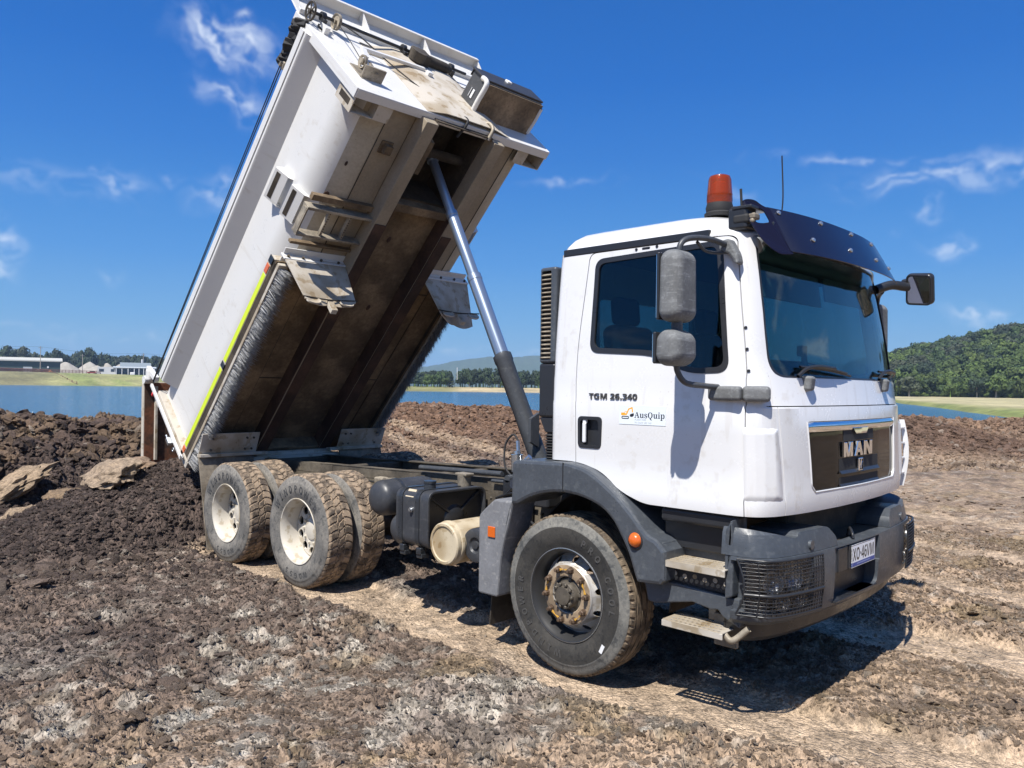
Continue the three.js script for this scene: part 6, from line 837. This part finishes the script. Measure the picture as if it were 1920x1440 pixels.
// ------------------------------------------------------------------ the raised tray: x along its floor, y away from it
{
  const tray = group('tray', truck); tray.position.set(-5.58, 1.0, 0); tray.rotation.z = 46 * Math.PI / 180; tray.userData.label = 'raised white tray with dusty underside';
  const T = (name, list, m, o) => part(name, list, m, tray, o), LEN = 4.70;
  const bowl = [[1.12, 1.0]]; for (let i = 0; i <= 14; i++) { const a = i / 14 * Math.PI / 2; bowl.push([0.78 + 0.34 * Math.cos(a), 0.36 - 0.36 * Math.sin(a)]); }
  const innerBowl = bowl.map(([z, y]) => [z - 0.03 * (z > 0.80 ? 1 : 0.2), y + (y < 0.3 ? 0.03 : 0)]);
  // side walls with their rounded foot, one sheet each, then the floor plates between
  const wallPts = (s, a, b) => [...bowl.slice(a, b), ...innerBowl.slice(a, b).reverse()].map(([z, y]) => [s * z, y]);
  const smoothX = (pts, x0, x1) => toCreasedNormals(exX(pts, x0, x1, 0, 0), 0.5);
  for (const s of [1, -1]) {
    T('side_wall', [smoothX(wallPts(s, 0, 10), 0, LEN)], M.tray);
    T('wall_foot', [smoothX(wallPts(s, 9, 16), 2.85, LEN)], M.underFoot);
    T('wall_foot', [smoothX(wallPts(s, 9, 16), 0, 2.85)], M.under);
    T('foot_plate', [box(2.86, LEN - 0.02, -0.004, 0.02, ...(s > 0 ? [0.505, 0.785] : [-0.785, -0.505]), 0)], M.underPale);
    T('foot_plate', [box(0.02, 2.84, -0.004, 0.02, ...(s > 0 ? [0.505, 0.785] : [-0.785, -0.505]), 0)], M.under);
    // coaming along the top edge
    T('top_rail', [exX([[s * 1.118, 0.822], [s * 1.25, 0.952], [s * 1.26, 0.965], [s * 1.26, 1.05], [s * 1.245, 1.07], [s * 1.08, 1.07], [s * 1.08, 0.822]], 0.30, LEN - 0.01, 0.004, 0.002)], M.tray);
    T('rail_lip', [exX([[s * 1.262, 1.0], [s * 1.27, 1.0], [s * 1.27, 1.075], [s * 1.20, 1.085], [s * 1.20, 1.078], [s * 1.262, 1.068]], 0.30, LEN - 0.01, 0, 0.002)], M.tray);
    // long beams under the floor
    T('long_beam', [box(0.15, LEN - 0.02, -0.17, 0.0, ...(s > 0 ? [0.36, 0.50] : [-0.50, -0.36]), 0.008)], M.underPale);
    T('beam_liner', [box(0.2, 3.78, -0.165, -0.004, ...(s > 0 ? [0.350, 0.358] : [-0.358, -0.350]), 0), box(0.2, 2.6, -0.166, -0.01, ...(s > 0 ? [0.502, 0.51] : [-0.51, -0.502]), 0), box(0.2, 3.55, -0.182, -0.171, ...(s > 0 ? [0.36, 0.49] : [-0.49, -0.36]), 0)], M.redOxide);
    // lower side edge: strip, dark gap, angle, brush
    const Z = (a, b) => s > 0 ? [a, b] : [-b, -a];
    T('side_edge', [box(0.03, 2.83, 0.045, 0.125, ...Z(1.08, 1.2), 0.004), box(0.03, 2.86, -0.085, -0.045, ...Z(1.10, 1.205), 0.004), box(0.0, 0.05, -0.08, 0.12, ...Z(1.14, 1.208), 0.004)], M.trayDirty);
    T('edge_gap', [box(0.04, 2.82, -0.05, 0.05, ...Z(1.08, 1.195), 0.002)], M.soot);
    T('reflective_strip', [box(0.14, 1.34, 0.055, 0.115, ...Z(1.2, 1.203), 0.001), box(1.45, 2.62, 0.055, 0.115, ...Z(1.2, 1.203), 0.001)], M.lime);
    T('side_marker', [box(2.64, 2.74, 0.055, 0.115, ...Z(1.2, 1.208), 0.003), box(0.0, 0.12, 0.055, 0.115, ...Z(1.2, 1.208), 0.003)], M.orange);
    T('edge_lamp', [box(1.36, 1.43, 0.04, 0.12, ...Z(1.196, 1.207), 0.006), box(2.76, 2.84, 0.04, 0.12, ...Z(1.196, 1.207), 0.006)], M.black);
    const r = rng(77 + s), pos = [];
    for (let i = 0; i < 7000; i++) { const x = 0.04 + 2.78 * r(), z = 1.197 - 0.09 * r() * r(), L = (s > 0 ? 0.10 + 0.035 * r() : 0.09 + 0.10 * r() * r()) * (x < 0.4 ? 1.3 : 1), w = 0.003 + 0.004 * r(), dz = (-0.09 * r() - 0.02) * 1, dx = 0.06 * (r() - 0.5), dy = -L, y = -0.06 - 0.03 * r(), b = r() * 6.28, cx = w * Math.cos(b), cz = w * Math.sin(b); pos.push(x - cx, y, s * (z - cz), x + cx, y, s * (z + cz), x + dx, y + dy, s * (z + dz)); }
const tone = []; for (let i = 0; i < pos.length / 9; i++) { const t = 0.6 + 0.7 * r(); tone.push(t, t, t, t, t, t, t, t, t); }     const bg = new THREE.BufferGeometry(); bg.setAttribute('position', new THREE.Float32BufferAttribute(pos, 3)); bg.setAttribute('color', new THREE.Float32BufferAttribute(tone, 3)); bg.computeVertexNormals();
    T('brush_fringe', bg, M.bristle, { kind: 'stuff', color: true });
    T('guard_floor', [box(0.03, 2.85, -0.012, 0.0, ...Z(0.79, 1.195), 0), box(0.05, 2.8, -0.07, -0.012, ...Z(1.085, 1.095), 0)], M.under);
    // mud flap at the front of the brush
    const fz = (u, d) => mix(mix(1.185, 1.12, d), mix(0.50, 0.555, d), u), fy = (u, d) => -0.05 - 0.50 * d - 0.035 * d * Math.abs(Math.sin(u * Math.PI * 2)) * (d > 0.9 ? 1 : 0.3), fx = (u, d) => 2.945 - 0.10 * d - (s > 0 ? 0.05 * d * d * Math.sin(u * Math.PI) : 0.16 * d * (1 - u) * (1 - u) + 0.12 * d * d * Math.sin(u * 3));
    T('mud_flap', [slab(24, 12, (u, v) => [fx(s > 0 ? u : 1 - u, v), fy(u, v), s * fz(s > 0 ? u : 1 - u, v)], 0.012), exZ([[2.78, -0.66], [2.83, -0.66], [2.84, -0.5], [2.80, -0.5]], Math.min(s * 0.80, s * 0.865), Math.max(s * 0.80, s * 0.865), 0, 0.003)], M.trayDirty);
    T('flap_hanger', [box(2.86, 3.02, -0.012, 0.0, ...Z(0.45, 1.17), 0.003), box(2.94, 2.955, -0.09, 0.0, ...Z(0.47, 1.19), 0.003)], M.tray);
    T('flap_bolt', [0.58, 0.78, 0.98, 1.14].map((z) => cyl([2.94, -0.06, s * z], [2.975, -0.06, s * z], 0.013)), M.frame);
    T('flap_wire', tube([[2.86, -0.525, s * 1.13], [2.845, -0.53, s * 0.84], [2.86, -0.525, s * 0.53]], 0.007, 16, 6), M.blackDust);
    T('flap_bump', [0.66, 1.03].map((z) => at(lathe([[0.075, 0], [0.08, 0.01], [0.075, 0.02], [0.06, 0.012], [0, 0.01]], [0, 0, 0], [1, 0, 0], 24).scale(1, 0.62, 1), 2.835, -0.56, s * z)), M.trayDirty);
    // small rectangular brackets on the side
    for (const [y, x0, zc] of [[0.52, 3.18, 1.12], [0.23, 3.19, 1.075]]) { const sg = (a, b) => Z(zc + a, zc + b); T('step_bracket', [at(box(0, 0.33, -0.085, 0.085, -0.004, 0.004, 0.002), x0, y, s * (zc + 0.075), s * 0.42, 0, 0), ...[x0, x0 + 0.325].map((x) => exX([[s * (zc - 0.06), y - 0.13], [s * (zc + 0.045), y - 0.085], [s * (zc + 0.105), y + 0.085], [s * (zc - 0.03), y + 0.12]], x, x + 0.007, 0, 0.001))], M.tray); T('bracket_gap', [at(box(0.025, 0.305, 0.0, 0.05, -0.002, 0.002, 0), x0, y, s * (zc + 0.08), s * 0.42, 0, 0)], M.soot); T('bracket_rod', [cyl([x0 + 0.01, y + 0.07, s * (zc + 0.1)], [x0 + 0.32, y + 0.07, s * (zc + 0.1)], 0.009)], M.galv); }
    // end boxes beside the front wall
    T('corner_box', [cut(solid(exX([[s * 0.80, -0.055], [s * 1.205, -0.055], [s * 1.205, 0.24], [s * 1.1, 0.34], [s * 0.95, 0.1]], 4.50, LEN + 0.016, 0, 0)), solid(box(4.51, LEN + 0.005, -0.2, 0.2, ...Z(0.96, 1.196), 0))).geometry], M.trayDirty);
    T('box_slot', box(4.54, 4.60, 0.0, 0.19, ...Z(1.2, 1.2065), 0.002), M.soot);
    T('rear_post', [box(-0.05, 0.05, -0.10, 1.06, ...Z(1.08, 1.205), 0.008), box(-0.17, -0.05, 0.97, 1.08, ...Z(1.12, 1.18), 0.02)], M.trayDirty);
    T('post_bar', [box(-0.03, 0.012, 0.02, 1.22, ...Z(1.21, 1.24), 0.008)], M.tray);
    T('post_latch', [box(-0.08, -0.03, 0.28, 0.38, ...Z(1.226, 1.285), 0.008), cyl([-0.06, 0.4, s * 1.26], [-0.06, 0.43, s * 1.26], 0.012), at(new THREE.TorusGeometry(0.022, 0.005, 6, 16), -0.02, 0.17, s * 1.27), box(-0.1, -0.07, 0.2, 0.34, ...Z(1.15, 1.2), 0.006), box(0.0, 0.05, -0.02, 0.04, ...Z(1.226, 1.24), 0.004)], M.steel);
    T('tail_lamp', [box(-0.12, -0.07, 1.12, 1.16, ...Z(1.15, 1.22), 0.01)], M.red);
  }
  T('floor', [box(0.0, 3.80, 0.0, 0.03, -0.505, 0.505, 0), box(0.0, LEN, 0.02, 0.03, 0.36, 0.80, 0), box(0.0, LEN, 0.02, 0.03, -0.80, -0.36, 0)], M.under);
  T('floor_seam', [1.30, 2.65].map((x) => [1, -1].map((s) => box(x, x + 0.012, -0.014, -0.003, ...(s > 0 ? [0.51, 0.78] : [-0.78, -0.51]), 0.003))).concat([1, -1].map((s) => box(0.05, LEN - 0.05, -0.010, -0.002, ...(s > 0 ? [0.781, 0.788] : [-0.788, -0.781]), 0.002))), M.blackDust);
  T('hoist_well', [box(3.80, LEN, 0.42, 0.45, -0.36, 0.36, 0), box(3.79, 3.81, 0, 0.45, -0.36, 0.36, 0), box(3.8, LEN, -0.02, 0.45, 0.345, 0.36, 0), box(3.8, LEN, -0.02, 0.45, -0.36, -0.345, 0), box(LEN - 0.012, LEN - 0.002, -0.12, 0.45, -0.36, 0.36, 0)], M.soot);
  T('well_plate', [exX([[0.28, 0.30], [0.345, 0.32], [0.345, -0.15], [0.30, -0.16], [0.26, -0.02]], 4.15, 4.5), box(4.2, 4.4, 0.05, 0.2, 0.3, 0.34, 0.02)], M.under);
  T('hoist_pin', cyl([4.28, 0.12, -0.34], [4.28, 0.12, 0.34], 0.05), M.soot);
  T('cross_member', box(3.70, 3.79, -0.12, 0.0, -0.36, 0.36, 0.006), M.under); T('cross_member', box(0.15, 0.3, -0.16, 0.0, -0.36, 0.36, 0.01), M.under);
  T('floor_bracket', [box(4.2, 4.33, -0.02, -0.004, 0.60, 0.73, 0.02), box(4.22, 4.31, -0.075, -0.02, 0.62, 0.70, 0.008)], M.under);
  T('floor_spatter', [[3.62, 1.0, 0.05], [3.3, 0.1, 0.03], [2.4, -0.1, 0.03], [4.0, 0.95, 0.02]].map(([x, z, r]) => at(new THREE.SphereGeometry(r, 10, 8).scale(1.3, 0.15, 0.8), x, z > 0.9 ? 0.02 : -0.004, z)), M.redOxide);
  // rack below the floor, near side
  T('rack_beam', [box(3.60, 3.66, -0.055, 0.0, 0.49, 1.17, 0.004), box(3.10, 3.13, -0.05, 0.0, 0.5, 1.18, 0.004)], M.under);
  const rack = T('tool_rack', [box(3.53, 3.56, -0.12, -0.02, 0.47, 1.21, 0.003), box(3.24, 3.265, -0.12, -0.02, 0.47, 1.21, 0.003), ...[0.48, 0.72, 0.95, 1.2].map((z) => box(3.26, 3.54, -0.10, -0.06, z - 0.014, z + 0.014, 0.002)), box(3.26, 3.53, -0.115, -0.03, 1.20, 1.212, 0)], M.galv);
  T('rack_slot', Array.from({ length: 9 }, (_, i) => [0.72, 0.95].map((z) => box(3.285 + i * 0.028, 3.297 + i * 0.028, -0.1025, -0.1, z - 0.005, z + 0.005, 0))), M.soot);
  // front wall: sheet, folded box section, cap beam, flared top panel with gussets
  T('front_wall', [exX([[1.215, -0.06], [1.215, 1.34], [-1.215, 1.34], [-1.215, -0.06]].map(([z, y]) => [z, y]), LEN + 0.018, LEN + 0.03, 0.01, 0.003), exX([[1.205, -0.055], [1.225, -0.055], [1.225, 1.34], [1.205, 1.34]], LEN - 0.06, LEN + 0.032, 0, 0.002), exX([[-1.205, -0.055], [-1.225, -0.055], [-1.225, 1.34], [-1.205, 1.34]], LEN - 0.06, LEN + 0.032, 0, 0.002), box(LEN - 0.05, LEN + 0.02, -0.065, -0.05, -1.215, 1.215, 0)], M.tray);
  T('wall_box', [slab(10, 8, (u, v) => { const z = mix(0.46, -0.62, u), e = Math.min(1, Math.min(u, 1 - u) * 4.5), y = mix(-0.05, 1.18, v); return [LEN + 0.032 + 0.06 * e * smooth(0, 0.25, v + 0.15), y, z]; }, 0.008)], M.trayDirty);
  T('cap_beam', [box(LEN + 0.028, LEN + 0.08, 1.30, 1.35, -1.21, 1.21, 0.006)], M.tray);
  const capP = T('top_panel', [slab(2, 4, (u, v) => [LEN + 0.035 + 0.055 * v, mix(1.345, 1.66, v), mix(1.21, -1.21, u)], 0.008), box(LEN + 0.088, LEN + 0.19, 1.655, 1.672, -1.21, 1.21, 0.003), box(LEN + 0.18, LEN + 0.192, 1.62, 1.672, -1.21, 1.21, 0.002)], M.tray);
  for (const z of [1.2, 0.4, -0.4, -1.2]) T('gusset', exZ([[LEN + 0.035, 1.345], [LEN + 0.082, 1.335], [LEN + 0.187, 1.655], [LEN + 0.085, 1.655]], z - 0.006, z + 0.006, 0, 0.001), M.tray);
  // rolled tarp gear on the front wall
  const X = LEN + 0.075;
  T('tarp_shaft', [cyl([X + 0.05, 1.18, 1.19], [X + 0.05, 1.14, -0.72], 0.016, 0.016, 12)], M.black);
  const spoked = (x, y, z, r, spokes, w = 0.02) => [lathe([[r, -w / 2], [r + 0.004, -w / 2], [r + 0.004, w / 2], [r, w / 2], [r - 0.012, w * 0.2], [r - 0.012, -w * 0.2], [r, -w / 2]], [x, y, z], [x, y, z + 1], 32), cyl([x, y, z - w], [x, y, z + w], 0.022, 0.022, 14), ...Array.from({ length: spokes }, (_, i) => at(box(-0.007, 0.007, 0.01, r - 0.004, -0.004, 0.004, 0.002), x, y, z, 0, 0, i / spokes * Math.PI * 2))];
  T('tarp_wheel', spoked(X + 0.05, 1.18, 1.18, 0.085, 6), M.blackDust);
  T('tarp_wheel', spoked(X + 0.05, 1.165, 0.91, 0.072, 8, 0.03).concat([cyl([X + 0.05, 1.165, 0.9], [X + 0.05, 1.165, 0.915], 0.055, 0.055, 24)]), M.galv);
  T('tarp_bearing', [1.06, 0.12, -0.52].map((z) => [lathe([[0.018, -0.02], [0.042, -0.02], [0.042, 0.02], [0.018, 0.02]], [X + 0.05, 1.16, z], [X + 0.05, 1.16, z + 1], 20), box(LEN + 0.03, X + 0.05, 1.08, 1.13, z - 0.02, z + 0.02, 0.006), box(LEN + 0.03, LEN + 0.06, 1.02, 1.14, z - 0.03, z + 0.03, 0.006)]), M.black);
  T('tarp_post', [box(LEN + 0.03, X + 0.02, 0.98, 1.1, 1.04, 1.09, 0.004), at(box(-0.01, 0.01, -0.2, 0.2, -0.025, 0.025, 0.003), LEN + 0.12, 0.62, 0.86, -0.45, 0, 0.1), at(box(-0.03, 0.0, -0.02, 0.02, -0.4, 0.4, 0.004), LEN + 0.12, 0.80, 0.42, 0.10, 0, 0), box(LEN + 0.03, LEN + 0.13, 0.72, 0.78, -0.02, 0.04, 0.006)], M.tray);
  T('tarp_motor', [at(box(-0.05, 0.07, -0.09, 0.09, -0.09, 0.09, 0.02), X + 0.05, 1.08, -0.04), cyl([X + 0.05, 1.06, -0.1], [X + 0.05, 1.06, -0.38], 0.065, 0.055, 20), cyl([X + 0.05, 1.06, -0.38], [X + 0.05, 1.06, -0.45], 0.055, 0.03, 20), cyl([X + 0.03, 1.03, 0.02], [X + 0.13, 1.03, 0.02], 0.085, 0.085, 24), box(LEN + 0.03, X + 0.02, 0.95, 1.16, -0.12, 0.06, 0.01)], M.blackDust);
  T('tarp_plate', [box(LEN + 0.03, LEN + 0.036, 0.90, 1.15, 0.36, 0.62, 0.002)], M.galv);
  const pb = T('cable_bracket', [box(LEN + 0.03, LEN + 0.04, 0.20, 0.46, 0.93, 1.06, 0.003), box(LEN + 0.03, LEN + 0.15, 0.21, 0.235, 0.84, 1.06, 0.003), at(box(0, 0.012, -0.15, 0.1, -0.09, -0.06, 0.002), LEN + 0.1, 0.36, 0.98, -0.2, 0, 0)], M.galv);
  T('cable_pulley', spoked(LEN + 0.1, 0.42, 0.97, 0.055, 0, 0.024).concat([cyl([LEN + 0.1, 0.42, 0.95], [LEN + 0.1, 0.42, 0.99], 0.03)]), M.galv);
  T('tarp_cable', [tube([[X + 0.05, 1.1, 0.91], [X + 0.04, 0.8, 0.93], [LEN + 0.1, 0.46, 0.97]], 0.0045, 10, 5), tube([[X + 0.05, 1.23, 0.9], [X + 0.05, 1.0, 0.72], [LEN + 0.08, 0.74, 0.52], [LEN + 0.06, 0.34, 0.28], [LEN + 0.05, 0.02, 0.06]], 0.0065, 30, 6), tube([[LEN + 0.05, 0.95, 0.0], [LEN + 0.05, 0.92, -0.4], [LEN + 0.05, 0.86, -0.9]], 0.005, 16, 5), tube([[LEN + 0.045, 0.05, 0.05], [LEN + 0.07, -0.02, -0.02], [LEN + 0.03, -0.08, 0.0], [LEN - 0.1, -0.1, 0.05]], 0.014, 16, 8)], M.rubber);
  T('tarp_hook', tube([[LEN + 0.06, 0.04, -0.30], [LEN + 0.09, 0.0, -0.33], [LEN + 0.07, -0.08, -0.33], [LEN - 0.03, -0.12, -0.30]], 0.018, 20, 8), M.galv);
  // tarp roll end and cables along the near rail
  const roll = []; { const r = rng(9); for (let i = 0; i < 22; i++) { const x = 4.30 + 0.43 * (i / 22); roll.push(at(box(-0.03, 0.03, -0.05 - 0.02 * r(), 0.055 + 0.03 * r(), -0.03, 0.035, 0.01), x, 1.145 + 0.01 * r(), 1.22 + 0.02 * r(), r() * 0.8, r(), r() * 0.6)); } }
  T('tarp_fold', roll, M.rubber);
  T('tarp_slider', [box(4.24, 4.32, 1.10, 1.17, 1.2, 1.27, 0.012), cyl([4.28, 1.15, 1.27], [4.28, 1.15, 1.29], 0.022)], M.galv);
  T('rail_cable', [cyl([4.26, 1.135, 1.262], [0.1, 1.135, 1.262], 0.006, 0.006, 6), cyl([4.26, 1.185, 1.255], [0.1, 1.165, 1.255], 0.006, 0.006, 6)], M.rubber);
  // tool box on the front wall
  T('tool_box', [exX(rounded([[-0.26, 0.24], [-0.26, 0.50], [-1.06, 0.50], [-1.06, 0.24]], 0.012), LEN + 0.03, LEN + 0.385, 0, 0.006)], mat([0.20, 0.21, 0.225], 0.5, { map: plasticMap }));
  T('box_base', [exX([[-0.255, 0.222], [-0.255, 0.238], [-1.065, 0.238], [-1.065, 0.222]], LEN + 0.03, LEN + 0.375, 0, 0.003)], mat([0.30, 0.25, 0.20], 0.9, { map: dustMap }));
  T('box_seal', [tube([[LEN + 0.05, 0.225, -0.255], [LEN + 0.2, 0.225, -0.25], [LEN + 0.34, 0.228, -0.255], [LEN + 0.385, 0.26, -0.26], [LEN + 0.385, 0.33, -0.256]], 0.026, 24, 8), tube([[LEN + 0.05, 0.225, -1.065], [LEN + 0.2, 0.225, -1.07], [LEN + 0.34, 0.226, -1.065]], 0.02, 16, 8)], M.tray);
  T('box_lid', [exX(rounded([[-0.24, 0.26], [-0.24, 0.515], [-1.08, 0.515], [-1.08, 0.26]], 0.012), LEN + 0.386, LEN + 0.405, 0, 0.004), box(LEN + 0.32, LEN + 0.39, 0.502, 0.512, -1.07, -0.25, 0.003)], mat([0.11, 0.115, 0.125], 0.45, { map: plasticMap }));
  T('box_latch', [box(LEN + 0.40, LEN + 0.425, 0.40, 0.46, -0.70, -0.64, 0.006), box(LEN + 0.15, LEN + 0.24, 0.34, 0.37, -0.258, -0.252, 0.003), box(LEN + 0.15, LEN + 0.24, 0.395, 0.402, -0.258, -0.252, 0.002)], M.label);
}
// ------------------------------------------------------------------ tailgate, hanging open
{
  const tg = P('tailgate', [exX(rounded([[1.19, 0.80], [1.19, 1.86], [-1.19, 1.86], [-1.19, 0.80]], [0.09, 0.02, 0.02, 0.09]), -6.79, -6.755, 0, 0.004)], M.rust);
  const fr = rounded([[1.20, 0.79], [1.20, 1.87], [-1.20, 1.87], [-1.20, 0.79]], [0.1, 0.03, 0.03, 0.1]); fr.holes.push(rounded([[1.175, 0.815], [1.175, 1.845], [-1.175, 1.845], [-1.175, 0.815]], [0.08, 0.02, 0.02, 0.08]));
  P('gate_edge', exX(fr, -6.83, -6.76, 0, 0.004), M.trayDirty, tg);
  P('gate_rib', [box(-6.755, -6.72, 0.9, 1.82, 1.04, 1.075, 0.006), box(-6.755, -6.74, 0.87, 1.82, -0.2, -0.16, 0.006)], M.trayDirty, tg);
  P('gate_hinge', [1, -1].map((s) => [at(box(-0.24, 0.06, -0.035, 0.035, -0.03, 0.03, 0.012), -6.52, 1.93, s * 1.16, 0, 0, -0.5), cyl([-6.72, 1.90, s * 1.1], [-6.72, 1.90, s * 1.22], 0.05), at(box(-0.05, 0.05, -0.09, 0.06, -0.05, 0.05, 0.03), -6.66, 1.97, s * 1.16)]), M.tray, tg);
}
// ------------------------------------------------------------------ hoist ram
{
  const A = V3(-1.17, 1.08, 0), D = V3(-2.72, 4.10, 0).sub(A).normalize(), pt = (t) => A.clone().addScaledVector(D, t).toArray();
  const L = 3.45, h = P('hoist_barrel', [lathe([[0, 0], [0.075, 0], [0.08, 0.02], [0.08, 1.13], [0.086, 1.14], [0.086, 1.2], [0.07, 1.21], [0.06, 1.21]], pt(0), pt(1), 40), box(-1.3, -1.02, 0.92, 1.1, -0.14, 0.14, 0.02), exX([[0.05, 0], [0.16, 0.05], [0.16, 0.25], [0.05, 0.3]].map(([z, y]) => [z, y + 1.35]), -1.24, -1.21)], M.barrel);
  P('hoist_stage', [lathe([[0.062, 1.21], [0.0655, 1.215], [0.0655, 1.99], [0.069, 1.995], [0.069, 2.05], [0.058, 2.055]], pt(0), pt(1), 40)], M.rod, h);
  P('hoist_stage', [lathe([[0.0535, 2.05], [0.0545, 2.06], [0.0545, 2.72], [0.058, 2.725], [0.058, 2.77], [0.046, 2.775]], pt(0), pt(1), 36)], M.rod, h);
  P('hoist_stage', [lathe([[0.045, 2.77], [0.045, L - 0.06], [0.06, L - 0.06], [0.06, L + 0.03], [0, L + 0.03]], pt(0), pt(1), 32)], M.rod, h);
}
renderer.render(scene, camera);
